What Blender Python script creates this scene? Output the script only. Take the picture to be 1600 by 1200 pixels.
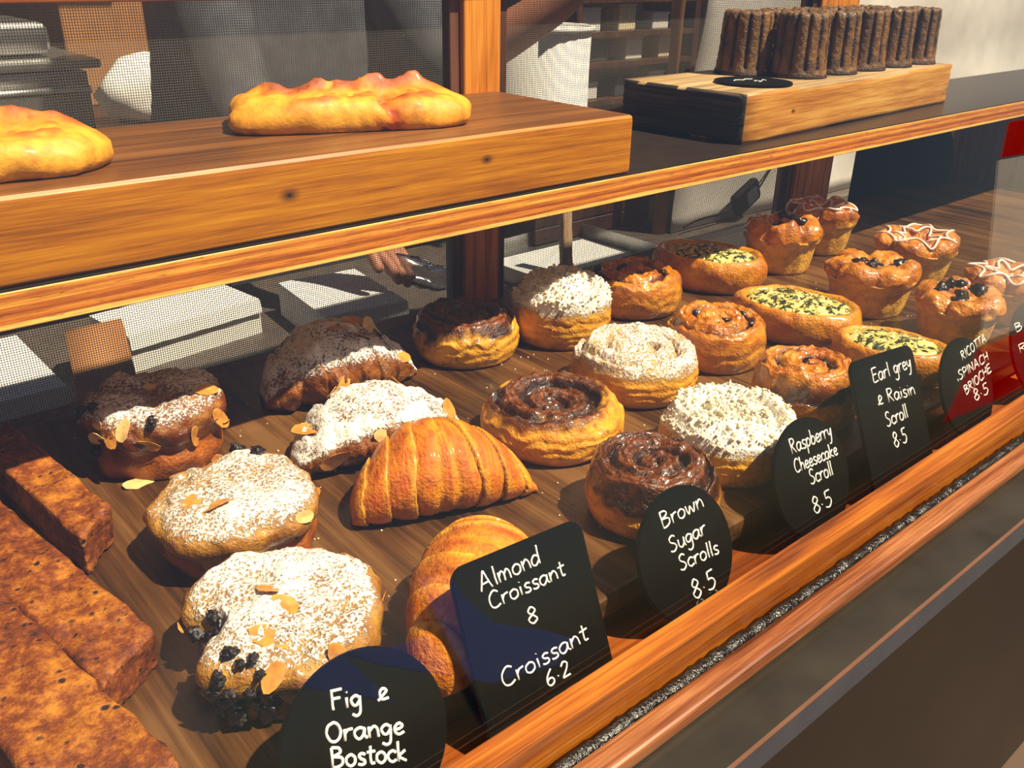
import bpy, bmesh, math, random
import numpy as np
from mathutils import Vector, Matrix

for o in list(bpy.data.objects): bpy.data.objects.remove(o)
sc = bpy.context.scene
COL = sc.collection
random.seed(7); RNG = np.random.default_rng(7)

# ------------------------------------------------------------------ camera
# tray surface is z = 0, the case runs along x, y goes into the stall
F_PX = 1395.9; CAM_H = 0.36
FWD = Vector((0.59064, 0.684285, -0.427665)); RIGHT = Vector((0.761632, -0.647828, 0.015319)); UP = Vector((0.266571, 0.334772, 0.903807))
cam = bpy.data.cameras.new('camera'); camo = bpy.data.objects.new('camera', cam); COL.objects.link(camo)
cam.sensor_width = 36; cam.lens = F_PX / 1600 * 36; cam.clip_start = 0.02; cam.clip_end = 60
mw = Matrix((RIGHT, UP, -FWD)).transposed().to_4x4(); mw.translation = (0, 0, CAM_H)
camo.matrix_world = mw
sc.camera = camo
EYE = Vector((0, 0, CAM_H))
def ray(px, py): return (FWD + RIGHT * ((px - 800) / F_PX) - UP * ((py - 600) / F_PX))
def onz(px, py, z): r = ray(px, py); return EYE + r * ((z - CAM_H) / r.z)
def ony(px, py, y): r = ray(px, py); return EYE + r * (y / r.y)

# ------------------------------------------------------------------ light
w = bpy.data.worlds.new('world'); sc.world = w; w.use_nodes = True
nt = w.node_tree; sky = nt.nodes.new('ShaderNodeTexSky'); sky.sky_type = 'NISHITA'
sky.sun_disc = False; sky.sun_elevation = math.radians(58); sky.sun_rotation = math.radians(150); sky.air_density = 1.2; sky.dust_density = 1.5
bg = nt.nodes['Background']; bg.inputs[1].default_value = 0.036
nt.links.new(sky.outputs[0], bg.inputs[0])
sun = bpy.data.lights.new('sun', 'SUN'); suno = bpy.data.objects.new('sun', sun); COL.objects.link(suno)
sun.energy = 10.0; sun.angle = math.radians(1.2); sun.color = (1.0, 0.84, 0.60)
SUN_DIR = Vector((0.62, -1.0, 1.95)).normalized()
suno.rotation_euler = SUN_DIR.to_track_quat('Z', 'Y').to_euler()
sc.view_settings.view_transform = 'Standard'; sc.view_settings.look = 'None'
sc.view_settings.exposure = 0.0; sc.view_settings.gamma = 1.0
sc.cycles.use_denoising = True; sc.cycles.max_bounces = 8; sc.cycles.transparent_max_bounces = 16

# ------------------------------------------------------------------ helpers
def hexl(h):
    h = h.lstrip('#'); c = [int(h[i:i+2], 16) / 255 for i in (0, 2, 4)]
    return tuple(((v / 12.92) if v <= 0.04045 else ((v + 0.055) / 1.055) ** 2.4) for v in c) + (1.0,)
def H3(h): return np.array(hexl(h)[:3])
def link(o, parent=None):
    COL.objects.link(o)
    if parent is not None: o.parent = parent
    return o
def tag(o, label=None, cat=None, group=None, kind=None):
    if label: o['label'] = label
    if cat: o['category'] = cat
    if group: o['group'] = group
    if kind: o['kind'] = kind
    return o
def thing(name, loc, label, cat, group=None, rz=0.0):
    o = bpy.data.objects.new(name, None); o.empty_display_size = 0.02; o.location = loc; o.rotation_euler = (0, 0, rz)
    COL.objects.link(o); return tag(o, label, cat, group)
def mesh(name, V, Fc, mat, parent=None, smooth=True, attrs=None, loc=None, mats=None, fmat=None):
    me = bpy.data.meshes.new(name); me.from_pydata([tuple(v) for v in V], [], Fc); me.update()
    if smooth: me.polygons.foreach_set('use_smooth', [True] * len(me.polygons))
    for m in (mats or [mat]): me.materials.append(m)
    if fmat is not None: me.polygons.foreach_set('material_index', fmat)
    for k, a in (attrs or {}).items():
        a = np.asarray(a, dtype=np.float32)
        if a.ndim == 2:
            mx_ = np.maximum(a.max(1, keepdims=True), 1e-4); a = a * (a / mx_) ** np.array([0.0, 0.11, 0.52])       # deeper baked tone
            at = me.attributes.new(k, 'FLOAT_COLOR', 'POINT')
            full = np.ones((len(a), 4), np.float32); full[:, :3] = a; at.data.foreach_set('color', full.ravel())
        else:
            at = me.attributes.new(k, 'FLOAT', 'POINT'); at.data.foreach_set('value', a)
    o = bpy.data.objects.new(name, me); link(o, parent)
    if loc is not None: o.location = loc
    return o
def bm_obj(name, bm, mat, parent=None, smooth=False, loc=None, mats=None):
    me = bpy.data.meshes.new(name); bm.normal_update(); bm.to_mesh(me); bm.free()
    if smooth: me.polygons.foreach_set('use_smooth', [True] * len(me.polygons))
    for m in (mats or [mat]): me.materials.append(m)
    o = bpy.data.objects.new(name, me); link(o, parent)
    if loc is not None: o.location = loc
    return o
def box_bm(x0, x1, y0, y1, z0, z1, bev=0.0, seg=2):
    bm = bmesh.new(); bmesh.ops.create_cube(bm, size=1)
    bmesh.ops.transform(bm, matrix=Matrix.Translation(((x0+x1)/2, (y0+y1)/2, (z0+z1)/2)) @ Matrix.Diagonal((x1-x0, y1-y0, z1-z0, 1)), verts=bm.verts)
    if bev: bmesh.ops.bevel(bm, geom=bm.edges[:], offset=bev, segments=seg, profile=0.6, affect='EDGES')
    return bm
def box(name, x0, x1, y0, y1, z0, z1, mat, parent=None, bev=0.0, seg=2, loc=None):
    return bm_obj(name, box_bm(x0, x1, y0, y1, z0, z1, bev, seg), mat, parent, loc=loc)
def prism(name, pts, th, mat, parent=None, M=None, bev=0.0):
    """outline pts (u,v) extruded by th along -n, then moved by matrix M"""
    bm = bmesh.new(); f = bm.faces.new([bm.verts.new((p[0], p[1], 0)) for p in pts])
    r = bmesh.ops.extrude_face_region(bm, geom=[f])
    bmesh.ops.translate(bm, vec=(0, 0, -th), verts=[v for v in r['geom'] if isinstance(v, bmesh.types.BMVert)])
    bmesh.ops.recalc_face_normals(bm, faces=bm.faces)
    if bev:
        bmesh.ops.bevel(bm, geom=[e for e in bm.edges if e.is_boundary or (len(e.link_faces) == 2 and e.calc_face_angle(0) > 1.0)], offset=bev, segments=2, affect='EDGES')
    if M is not None: bmesh.ops.transform(bm, matrix=M, verts=bm.verts)
    return bm_obj(name, bm, mat, parent)
def crom(P, n=6, closed=False):
    P = [np.array(p, float) for p in P]
    if len(P) < 3 and not closed: return [P[0] + (P[-1] - P[0]) * t for t in np.linspace(0, 1, 3)]
    out = []; N = len(P)
    for i in range(N if closed else N - 1):
        if closed: a, b, c, d = P[i-1], P[i], P[(i+1) % N], P[(i+2) % N]
        else: a, b, c, d = P[max(i-1, 0)], P[i], P[i+1], P[min(i+2, N-1)]
        for t in np.linspace(0, 1, n, endpoint=False):
            out.append(0.5 * ((2*b) + (c-a)*t + (2*a-5*b+4*c-d)*t*t + (3*b-a-3*c+d)*t**3))
    if not closed: out.append(P[-1])
    return out
def tube_geo(path, rad, k=6, closed=False):
    """verts, faces of a tube along 3-D path; rad a number or a list"""
    P = [Vector(p) for p in path]; n = len(P); V = []; Fc = []
    up = Vector((0, 0, 1))
    for i, p in enumerate(P):
        t = (P[(i+1) % n] - P[i-1]) if closed else (P[min(i+1, n-1)] - P[max(i-1, 0)])
        if t.length < 1e-9: t = Vector((1, 0, 0))
        t.normalize(); a = t.cross(up)
        if a.length < 1e-3: a = t.cross(Vector((0, 1, 0)))
        a.normalize(); b = a.cross(t); r = rad[i] if hasattr(rad, '__len__') else rad
        for j in range(k):
            an = 2 * math.pi * j / k; V.append(p + a * (r * math.cos(an)) + b * (r * math.sin(an)))
    for i in range(n if closed else n - 1):
        for j in range(k):
            i2 = (i + 1) % n; Fc.append((i*k+j, i*k+(j+1) % k, i2*k+(j+1) % k, i2*k+j))
    if not closed: Fc.append(tuple(range(k-1, -1, -1))); Fc.append(tuple((n-1)*k+j for j in range(k)))
    return V, Fc
def tube(name, path, rad, mat, parent=None, k=8, closed=False, loc=None):
    V, Fc = tube_geo(path, rad, k, closed); return mesh(name, V, Fc, mat, parent, loc=loc)
# vectorised value noise
def _h(ix, iy, iz, s):
    n = (ix * 374761393 + iy * 668265263 + iz * 2147483647 + s * 974634777) & 0x7fffffff
    n = ((n ^ (n >> 13)) * 1274126177) & 0x7fffffff
    return ((n ^ (n >> 16)) & 0xffff) / 65535.0
def vnoise(P, s=0):
    P = np.asarray(P, float) + 1000.0; I = np.floor(P).astype(np.int64); f = P - I; f = f * f * (3 - 2 * f); r = 0
    for dx in (0, 1):
        for dy in (0, 1):
            for dz in (0, 1):
                wt = (f[:, 0] if dx else 1-f[:, 0]) * (f[:, 1] if dy else 1-f[:, 1]) * (f[:, 2] if dz else 1-f[:, 2])
                r = r + wt * _h(I[:, 0]+dx, I[:, 1]+dy, I[:, 2]+dz, s)
    return r
def fbm(P, scale, s=0, oc=3):
    P = np.asarray(P, float) * scale; a = 1.0; t = 0; r = 0
    for k in range(oc): r = r + a * vnoise(P * 2**k, s + 17*k); t += a; a *= 0.5
    return r / t                                   # 0..1
def sstep(a, b, x): t = np.clip((x - a) / (b - a), 0, 1); return t * t * (3 - 2 * t)
def mix(a, b, t): t = np.asarray(t)[:, None]; return a * (1 - t) + b * t

# ------------------------------------------------------------------ materials
MATS = {}
class NT:
    def __init__(s, name):
        s.m = bpy.data.materials.new(name); s.m.use_nodes = True; s.t = s.m.node_tree; s.b = s.t.nodes['Principled BSDF']
    def n(s, typ, **kw):
        x = s.t.nodes.new(typ)
        for k, v in kw.items(): setattr(x, k, v)
        return x
    def l(s, a, b): s.t.links.new(a, b)
    def noise(s, vec, scale, detail=3, rough=0.5):
        x = s.n('ShaderNodeTexNoise'); x.inputs['Scale'].default_value = scale; x.inputs['Detail'].default_value = detail; x.inputs['Roughness'].default_value = rough
        s.l(vec, x.inputs['Vector']); return x.outputs['Fac']
    def ramp(s, fac, stops):
        x = s.n('ShaderNodeValToRGB'); e = x.color_ramp.elements
        while len(e) < len(stops): e.new(0.5)
        for i, (p, c) in enumerate(stops): e[i].position = p; e[i].color = c
        s.l(fac, x.inputs[0]); return x.outputs[0]
    def math(s, op, a, b=None, clamp=False):
        x = s.n('ShaderNodeMath', operation=op); x.use_clamp = clamp
        for i, v in enumerate((a, b)):
            if v is None: continue
            if isinstance(v, (int, float)): x.inputs[i].default_value = v
            else: s.l(v, x.inputs[i])
        return x.outputs[0]
    def mixc(s, fac, a, b, mode='MIX'):
        x = s.n('ShaderNodeMix', data_type='RGBA', blend_type=mode)
        for k, v in ((0, fac), (6, a), (7, b)):
            if isinstance(v, (int, float)): x.inputs[k].default_value = v
            elif isinstance(v, tuple): x.inputs[k].default_value = v
            else: s.l(v, x.inputs[k])
        return x.outputs[2]
    def coord(s, sc3=(1, 1, 1), which='Object'):
        t = s.n('ShaderNodeTexCoord'); mp = s.n('ShaderNodeMapping'); mp.inputs['Scale'].default_value = sc3
        s.l(t.outputs[which], mp.inputs[0]); return mp.outputs[0]
    def bump(s, h, strength, dist=0.001):
        x = s.n('ShaderNodeBump'); x.inputs['Strength'].default_value = strength; x.inputs['Distance'].default_value = dist
        s.l(h, x.inputs['Height']); s.l(x.outputs[0], s.b.inputs['Normal'])
def plain(name, col, rough=0.6, metal=0.0, coat=0.0, var=0.12, scale=40, bump=0.0):
    k = NT(name); v = k.coord(); n = k.noise(v, scale, 4); c = hexl(col)
    lo = tuple(x * (1 - var) for x in c[:3]) + (1,); hi = tuple(min(1, x * (1 + var)) for x in c[:3]) + (1,)
    k.l(k.ramp(n, [(0.3, lo), (0.7, hi)]), k.b.inputs['Base Color'])
    k.b.inputs['Roughness'].default_value = rough; k.b.inputs['Metallic'].default_value = metal; k.b.inputs['Coat Weight'].default_value = coat
    if bump: k.bump(n, bump)
    return k.m
def wood(name, cols, axis=0, grain=1.0, rough=0.45, coat=0.0, knots=(), bump=0.15, blotch=0.35):
    k = NT(name); s = [90 * grain] * 3; s[axis] = 3.5 * grain
    v = k.coord(tuple(s)); n1 = k.noise(v, 1.0, 6, 0.6); s2 = [420 * grain] * 3; s2[axis] = 12 * grain
    n2 = k.noise(k.coord(tuple(s2)), 1.0, 3, 0.6); s3 = [14.0] * 3; s3[axis] = 5.0
    n3 = k.noise(k.coord(tuple(s3)), 1.0, 3)
    f = k.math('ADD', k.math('MULTIPLY', n1, 0.62), k.math('MULTIPLY', n2, 0.38))
    f = k.math('ADD', f, k.math('MULTIPLY', k.math('SUBTRACT', n3, 0.5), blotch))
    c = k.ramp(f, [(0.36, hexl(cols[0])), (0.5, hexl(cols[1])), (0.64, hexl(cols[2]))])
    for (kx, ky, kz, kr) in knots:
        vd = k.n('ShaderNodeVectorMath', operation='DISTANCE'); mp = k.coord((1, 1, 1.6)); k.l(mp, vd.inputs[0]); vd.inputs[1].default_value = (kx, ky, kz * 1.6)
        g = k.math('SUBTRACT', 1.0, k.math('DIVIDE', vd.outputs['Value'], kr), True)
        g = k.math('MULTIPLY', g, k.math('ADD', n1, 0.6), True)
        c = k.mixc(g, c, hexl('1c0d04'))
    k.l(c, k.b.inputs['Base Color']); k.b.inputs['Roughness'].default_value = rough; k.b.inputs['Coat Weight'].default_value = coat; k.b.inputs['Coat Roughness'].default_value = 0.25
    k.bump(f, bump, 0.002); return k.m
def pastry_mat(name, powder='f4efe6', bump=0.85, fine=420):
    """colour, sugar cover and gloss come from the mesh attributes Col, Pow, Gloss"""
    k = NT(name); v = k.coord()
    def att(nm):
        a = k.n('ShaderNodeAttribute'); a.attribute_name = nm; return a
    n1 = k.noise(v, 90, 4, 0.6); n2 = k.noise(v, fine, 3, 0.6); n3 = k.noise(v, fine * 1.9, 2, 0.6)
    base = k.mixc(k.math('MULTIPLY', k.math('SUBTRACT', n1, 0.42, True), 2.0, True), att('Col').outputs['Color'], hexl('6a2a06'), 'MULTIPLY')
    base = k.mixc(0.75, att('Col').outputs['Color'], base)
    sp = k.math('ADD', k.math('MULTIPLY', n2, 0.6), k.math('MULTIPLY', n3, 0.4))
    pf = k.math('SUBTRACT', k.math('ADD', sp, att('Pow').outputs['Fac']), 1.0)
    pf = k.math('MULTIPLY', pf, 9.0, True)
    k.l(k.mixc(pf, base, hexl(powder)), k.b.inputs['Base Color'])
    g = att('Gloss').outputs['Fac']; g = k.math('MULTIPLY', g, k.math('SUBTRACT', 1.0, pf))
    k.l(k.math('SUBTRACT', 0.62, k.math('MULTIPLY', g, 0.42)), k.b.inputs['Roughness'])
    k.l(g, k.b.inputs['Coat Weight']); k.b.inputs['Coat Roughness'].default_value = 0.12
    k.b.inputs['Subsurface Weight'].default_value = 0.12; k.b.inputs['Subsurface Radius'].default_value = (0.004, 0.002, 0.001); k.b.inputs['Subsurface Scale'].default_value = 1.0
    hgt = k.math('ADD', k.math('ADD', k.math('MULTIPLY', n2, 0.5), k.math('MULTIPLY', n1, 0.7)), k.math('MULTIPLY', pf, 0.5))
    k.bump(hgt, bump, 0.0032); return k.m
M = MATS
M['pastry'] = pastry_mat('baked_pastry')
M['crust'] = pastry_mat('smooth_bread_crust', bump=0.25, fine=300)
M['rail'] = wood('varnished_orange_wood', ('5a2804', '8e4a08', 'b06c18'), 0, 1.2, 0.32, 0.3)
M['strip'] = wood('reddish_wood_strip', ('46200e', '7a4424', '9c6840'), 0, 1.4, 0.4)
M['ledge'] = wood('red_brown_ledge_wood', ('4a1c06', '86400f', 'a55a1a'), 0, 0.8, 0.4, 0.1)
M['post'] = wood('orange_post_wood', ('8a4408', 'c5761a', 'e79a36'), 2, 1.0, 0.4, 0.2)
M['frame'] = wood('dark_screen_frame_wood', ('2c160c', '4c2a1a', '6a4230'), 2, 0.9, 0.5)
M['tray'] = wood('brown_serving_board_wood', ('2a180c', '553619', '75522e'), 1, 0.55, 0.34, 0.25, blotch=0.7)
M['plank1'] = wood('honey_plank_wood', ('7a4204', 'ac6808', 'c88812'), 0, 1.5, 0.42, 0.15, blotch=0.2, knots=((0.29, 0.0, 0.030, 0.010), (0.47, 0.0, 0.034, 0.008)))
M['plank1top_shade'] = wood('shaded_brown_plank_top', ('4a2a0e', '70441c', '8a5a2a'), 0, 0.7, 0.42, 0.1)  # top darker than the front: shade painted into the wood colour
M['plank2'] = wood('pale_plank_wood', ('8e5212', 'c08230', 'dcaa56'), 0, 1.3, 0.5, 0.0, knots=((0.105, 0.0, 0.028, 0.006),))
M['plank2top'] = wood('grey_worn_plank_top', ('6b5334', 'a3865c', 'c8ab7c'), 0, 0.8, 0.55)
M['plank2end'] = wood('dark_sawn_plank_end', ('14100e', '2a221e', '6e5c48'), 1, 0.9, 0.7, bump=0.5)
M['shelftop'] = plain('dark_laminate_shelf', '2b211b', 0.35, var=0.2)
M['counter'] = plain('black_laminate_counter', '2b2721', 0.33, var=0.35, scale=18, coat=0.1)
M['counter_edge'] = plain('grey_counter_edge', '3a3c46', 0.6)
M['edge_line'] = plain('worn_brown_edge', '5c3a28', 0.6)
M['front'] = plain('dark_brown_counter_front', '170e09', 0.45, var=0.4, scale=4)
M['bead'] = plain('black_sealant', '0c0b0c', 0.18, var=0.5, scale=500, bump=1.0)
M['black'] = plain('black_card', '040404', 0.5, var=0.3, scale=60); M['black'].node_tree.nodes['Principled BSDF'].inputs['Specular IOR Level'].default_value = 0.15
M['chalk'] = plain('white_chalk_pen', 'f2f0ea', 0.8, var=0.05, scale=900)
M['wire'] = plain('grey_fly_wire', '6d6860', 0.45, metal=0.5, var=0.1)
M['cake'] = None
M['floor'] = plain('brown_paving', '4a382c', 0.7, var=0.25, scale=6, bump=0.2)
M['wall'] = plain('dark_stall_wall', '6a4c38', 0.8, var=0.3, scale=3)
M['awning'] = plain('brown_canvas', '4a3424', 0.9, var=0.15, scale=5)
M['white_box'] = plain('white_carton', 'efeeea', 0.6, var=0.04, scale=30)
M['carton'] = plain('brown_cardboard', 'a87444', 0.75, var=0.12, scale=25)
M['steel'] = plain('brushed_steel', 'b4b4b2', 0.32, metal=0.9, var=0.15, scale=30)
M['paper'] = plain('white_plastic_sheet', 'd5d2cc', 0.5, var=0.1, scale=14, bump=0.3)
M['jacket'] = plain('charcoal_cloth', '4a4d55', 0.9, var=0.3, scale=30, bump=0.4)
M['skin'] = plain('skin', 'b87a5c', 0.5, var=0.1)
M['hair'] = plain('brown_hair', '241610', 0.6)
M['pale_wood'] = wood('pale_handle_wood', ('9a7a58', 'bf9e78', 'd8bb96'), 2, 0.8, 0.6)
M['dark_wood'] = wood('dark_brown_wood', ('1c0e08', '36190d', '4e2a18'), 2, 0.8, 0.5)
M['raisin'] = plain('glossy_raisin', '1c0c06', 0.3, coat=0.3, var=0.6, scale=300, bump=1.0)
M['berry'] = plain('dark_fig', '180a0c', 0.3, coat=0.5, var=0.9, scale=500, bump=1.0)
M['almond'] = plain('toasted_almond', 'c98a3c', 0.4, var=0.3, scale=120)
M['almond_pale'] = plain('pale_almond', 'dcb878', 0.5, var=0.2, scale=120)
M['icing'] = plain('white_icing', 'f3e6dc', 0.3, coat=0.4, var=0.03)
M['crumb'] = plain('butter_crumble', 'f0e0bc', 0.8, var=0.2, scale=150, bump=0.3)
M['sugar'] = plain('icing_sugar', 'f5f1ea', 0.95, var=0.04, scale=300)
M['divider'] = wood('red_brown_divider_wood', ('4a2418', '6e3a28', '8a5040'), 2, 0.8, 0.5)
M['bench'] = plain('grey_brown_bench', '5a5048', 0.5, var=0.2)
M['red'] = plain('red_cloth', 'b01818', 0.6); M['white_cloth'] = plain('white_cloth', 'e8e6ea', 0.7)
def ply_mat():
    k = NT('birch_ply_edge'); n = k.noise(k.coord((5, 40, 90)), 1.0, 4); n2 = k.noise(k.coord((22, 60, 900)), 1.0, 5, 0.7); n4 = k.noise(k.coord((70, 90, 420)), 1.0, 4, 0.7)
    sx = k.n('ShaderNodeSeparateXYZ'); k.l(k.coord(), sx.inputs[0])
    zr = k.n('ShaderNodeMapRange'); k.l(sx.outputs['Z'], zr.inputs[0]); zr.inputs[1].default_value = 0.1525; zr.inputs[2].default_value = 0.1775
    zz_ = k.math('ADD', zr.outputs[0], k.math('MULTIPLY', k.math('SUBTRACT', n, 0.5), 0.16))
    lay = k.ramp(zz_, [(0.0, hexl('f2cf86')), (0.13, hexl('f0c878')), (0.18, hexl('a8641e')), (0.34, hexl('c98a3a')), (0.42, hexl('8a4a14')), (0.55, hexl('b9772c')), (0.62, hexl('dca850')), (0.78, hexl('a8651f')), (0.9, hexl('e0ad58'))])
    dk = k.math('MULTIPLY', k.math('SUBTRACT', n4, 0.60, True), 6.0, True)
    c = k.mixc(0.65, lay, k.ramp(n2, [(0.35, hexl('7a3e10')), (0.62, hexl('f6dca0'))]), 'OVERLAY'); c = k.mixc(dk, c, hexl('4a2208'))
    k.l(c, k.b.inputs['Base Color']); k.b.inputs['Roughness'].default_value = 0.45; k.bump(n2, 0.25, 0.002); return k.m
M['ply'] = ply_mat()
def glass_mat():
    k = NT('clear_glass'); t = k.t
    lw = k.n('ShaderNodeLayerWeight'); lw.inputs['Blend'].default_value = 0.5      # Schlick reflectance, the same from both faces
    fr = k.n('ShaderNodeMath', operation='MULTIPLY_ADD'); k.l(k.math('POWER', lw.outputs['Facing'], 5.0), fr.inputs[0]); fr.inputs[1].default_value = 0.96; fr.inputs[2].default_value = 0.055
    tr = k.n('ShaderNodeBsdfTransparent'); tr.inputs[0].default_value = (0.98, 0.985, 0.98, 1)
    gl = k.n('ShaderNodeBsdfGlossy'); gl.inputs['Roughness'].default_value = 0.0
    mx = k.n('ShaderNodeMixShader'); k.l(fr.outputs[0], mx.inputs[0]); k.l(tr.outputs[0], mx.inputs[1]); k.l(gl.outputs[0], mx.inputs[2])
    k.l(mx.outputs[0], t.nodes['Material Output'].inputs['Surface']); return k.m
M['glass'] = glass_mat()
def clear_mat():
    k = NT('clear_plastic'); fr = k.n('ShaderNodeFresnel'); tr = k.n('ShaderNodeBsdfTransparent'); tr.inputs[0].default_value = (0.8, 0.82, 0.85, 1)
    gl = k.n('ShaderNodeBsdfGlossy'); gl.inputs['Roughness'].default_value = 0.15; mx = k.n('ShaderNodeMixShader')
    k.l(k.math('ADD', fr.outputs[0], 0.2), mx.inputs[0]); k.l(tr.outputs[0], mx.inputs[1]); k.l(gl.outputs[0], mx.inputs[2]); k.l(mx.outputs[0], k.t.nodes['Material Output'].inputs['Surface']); return k.m
M['clear'] = clear_mat()
def cake_mat():
    k = NT('spiced_loaf_cake'); v = k.coord(); n1 = k.noise(v, 75, 5, 0.7); n2 = k.noise(v, 260, 4, 0.7); n0 = k.noise(v, 16, 2)
    vo = k.n('ShaderNodeTexVoronoi'); vo.inputs['Scale'].default_value = 120; k.l(v, vo.inputs['Vector'])
    f = k.math('ADD', k.math('MULTIPLY', n1, 0.5), k.math('ADD', k.math('MULTIPLY', n2, 0.3), k.math('MULTIPLY', n0, 0.25)))
    c = k.ramp(f, [(0.40, hexl('361404')), (0.52, hexl('7c3a0a')), (0.66, hexl('c07a1c'))])
    hole = k.math('MULTIPLY', k.math('SUBTRACT', k.math('ADD', 0.20, k.math('MULTIPLY', k.math('SUBTRACT', n1, 0.5), 0.9)), vo.outputs['Distance']), 7.0, True)
    k.l(k.mixc(hole, c, hexl('2a0e04')), k.b.inputs['Base Color']); k.b.inputs['Roughness'].default_value = 0.6; k.b.inputs['Coat Weight'].default_value = 0.1
    k.bump(k.math('SUBTRACT', n2, hole), 0.6, 0.002); return k.m
M['cake'] = cake_mat()
def spinach_mat():
    k = NT('spinach_ricotta_filling'); v = k.coord((1, 1, 0.6)); dv = k.noise(v, 70, 3)
    mp = k.n('ShaderNodeVectorMath', operation='ADD'); k.l(v, mp.inputs[0]); cb = k.n('ShaderNodeCombineXYZ'); k.l(k.math('MULTIPLY', dv, 0.02), cb.inputs[0]); k.l(k.math('MULTIPLY', dv, -0.015), cb.inputs[1]); k.l(cb.outputs[0], mp.inputs[1])
    n = k.noise(mp.outputs[0], 170, 4, 0.65); n2 = k.noise(v, 45, 2)
    c = k.ramp(k.math('ADD', n, k.math('MULTIPLY', k.math('SUBTRACT', n2, 0.5), 0.25)), [(0.42, hexl('1f2a12')), (0.47, hexl('3f4a1e')), (0.52, hexl('e2cc6a')), (0.7, hexl('f3e6ac'))])
    k.l(c, k.b.inputs['Base Color']); k.b.inputs['Roughness'].default_value = 0.4; k.b.inputs['Coat Weight'].default_value = 0.3; k.bump(n, 0.7, 0.003); return k.m
M['spinach'] = spinach_mat()

def fabric(name, col):
    k = NT(name); n = k.noise(k.coord(), 3, 2); d = k.n('ShaderNodeBsdfDiffuse'); t_ = k.n('ShaderNodeBsdfTranslucent'); mx = k.n('ShaderNodeMixShader'); mx.inputs[0].default_value = 0.75
    c = k.mixc(n, hexl(col), tuple(min(1, x * 1.15) for x in hexl(col)[:3]) + (1,)); k.l(c, d.inputs[0]); k.l(c, t_.inputs[0]); k.l(d.outputs[0], mx.inputs[1]); k.l(t_.outputs[0], mx.inputs[2]); k.l(mx.outputs[0], k.t.nodes['Material Output'].inputs['Surface']); return k.m
M['red_fabric'] = fabric('red_reflection_fabric', 'f01414'); M['white_fabric'] = fabric('white_reflection_fabric', 'fafafa'); M['blue_fabric'] = fabric('blue_reflection_fabric', 'a9bcf2')
# ------------------------------------------------------------------ setting
YM = 0.79                       # back screen plane
SH_Y, SH_T, SH_B = 0.580, 0.1775, 0.1525   # upper shelf: front edge, top, underside
PL_T = 0.2325                   # top of the honey plank
END_X = 2.60
o = box('floor', -3, 6, -3, 4.2, -1.0, -0.95, M['floor']); tag(o, 'brown paved floor below the counter', 'floor', kind='structure')
o = box('wall_back', -3, 6, 3.6, 3.7, -0.95, 1.9, M['wall']); tag(o, 'dark brown rear wall of the stall', 'wall', kind='structure')
o = box('ceiling', -3, 6, 2.05, 3.7, 1.55, 1.58, M['awning']); tag(o, 'brown canvas roof over the stall', 'ceiling', kind='structure')

# counter under the case
ct = thing('counter', (0.8, 0.5, -0.95), 'black laminate counter with a wooden trim strip under the pastry case', 'counter')
L = -ct.location
cx0, cx1 = -0.6, 3.2
box('counter_top', cx0, cx1, 0.1865, 0.84, -0.055, -0.0345, M['counter'], ct, 0.0008, 1, loc=L)
box('edge_band', cx0, cx1, 0.1845, 0.1865, -0.0555, -0.0345, M['counter_edge'], ct, loc=L)
tag(box('top_edge_line', cx0, cx1, 0.1843, 0.1868, -0.0353, -0.0344, M['edge_line'], ct, loc=L), 'worn brown line along the counter edge')
box('front_panel', cx0, cx1, 0.30, 0.32, -0.945, -0.055, M['front'], ct, loc=L)
for x in (cx0, cx1 - 0.02): box('side_panel', x, x + 0.02, 0.32, 0.84, -0.95, -0.055, M['front'], ct, loc=L)
bm = box_bm(cx0, cx1, 0.2185, 0.2355, -0.0345, -0.0235, 0.004, 4); bm_obj('trim_strip', bm, M['strip'], ct, loc=L)
Vb, Fb = [], []
n = 500; xs = np.linspace(0.0, 2.6, n)
zz = -0.0292 + 0.0018 * np.array([RNG.random() for _ in range(n)]); path = [(x, 0.2395, z) for x, z in zip(xs, zz)]
V, Fc = tube_geo(path, list(0.0052 + 0.0010 * RNG.random(n)), 8); mesh('sealant_bead', V, Fc, M['bead'], ct, loc=L)

# the case
case = thing('pastry_case', (0.8, 0.52, -0.0345), 'orange wooden pastry display case with sloping glass and mesh back', 'display case')
L = -case.location
bx0, bx1 = -0.45, END_X
box('front_rail', bx0, bx1, 0.2435, 0.2600, -0.0344, 0.0, M['rail'], case, 0.0012, 2, loc=L)
box('front_ledge', bx0, bx1, 0.2600, 0.3300, -0.0344, -0.0275, M['ledge'], case, 0.001, 1, loc=L)
box('case_floor', bx0, bx1, 0.3300, 0.8300, -0.0345, -0.0190, M['ledge'], case, loc=L)
sh = box('upper_shelf', bx0, bx1, SH_Y, YM - 0.004, SH_B, SH_T - 0.0012, M['ply'], case, 0.0008, 1, loc=L)
box('shelf_laminate', bx0, bx1, SH_Y + 0.0005, YM - 0.004, SH_T - 0.0012, SH_T, M['shelftop'], sh)
p1a, p1b = ony(724, 140, YM).x, ony(780, 140, YM).x
p2a, p2b = ony(1246, 252, YM).x, ony(1302, 242, YM).x
for a, b in ((p1a, p1b), (p2a, p2b), (-0.42, -0.37)):
    box('post', a, b, YM - 0.002, YM + 0.035, -0.0345, 0.372, M['post'], case, 0.001, 1, loc=L)
zt0 = 0.326
box('top_rail', bx0, bx1, YM - 0.004, YM + 0.037, zt0, 0.372, M['rail'], case, 0.001, 1, loc=L)
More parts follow.
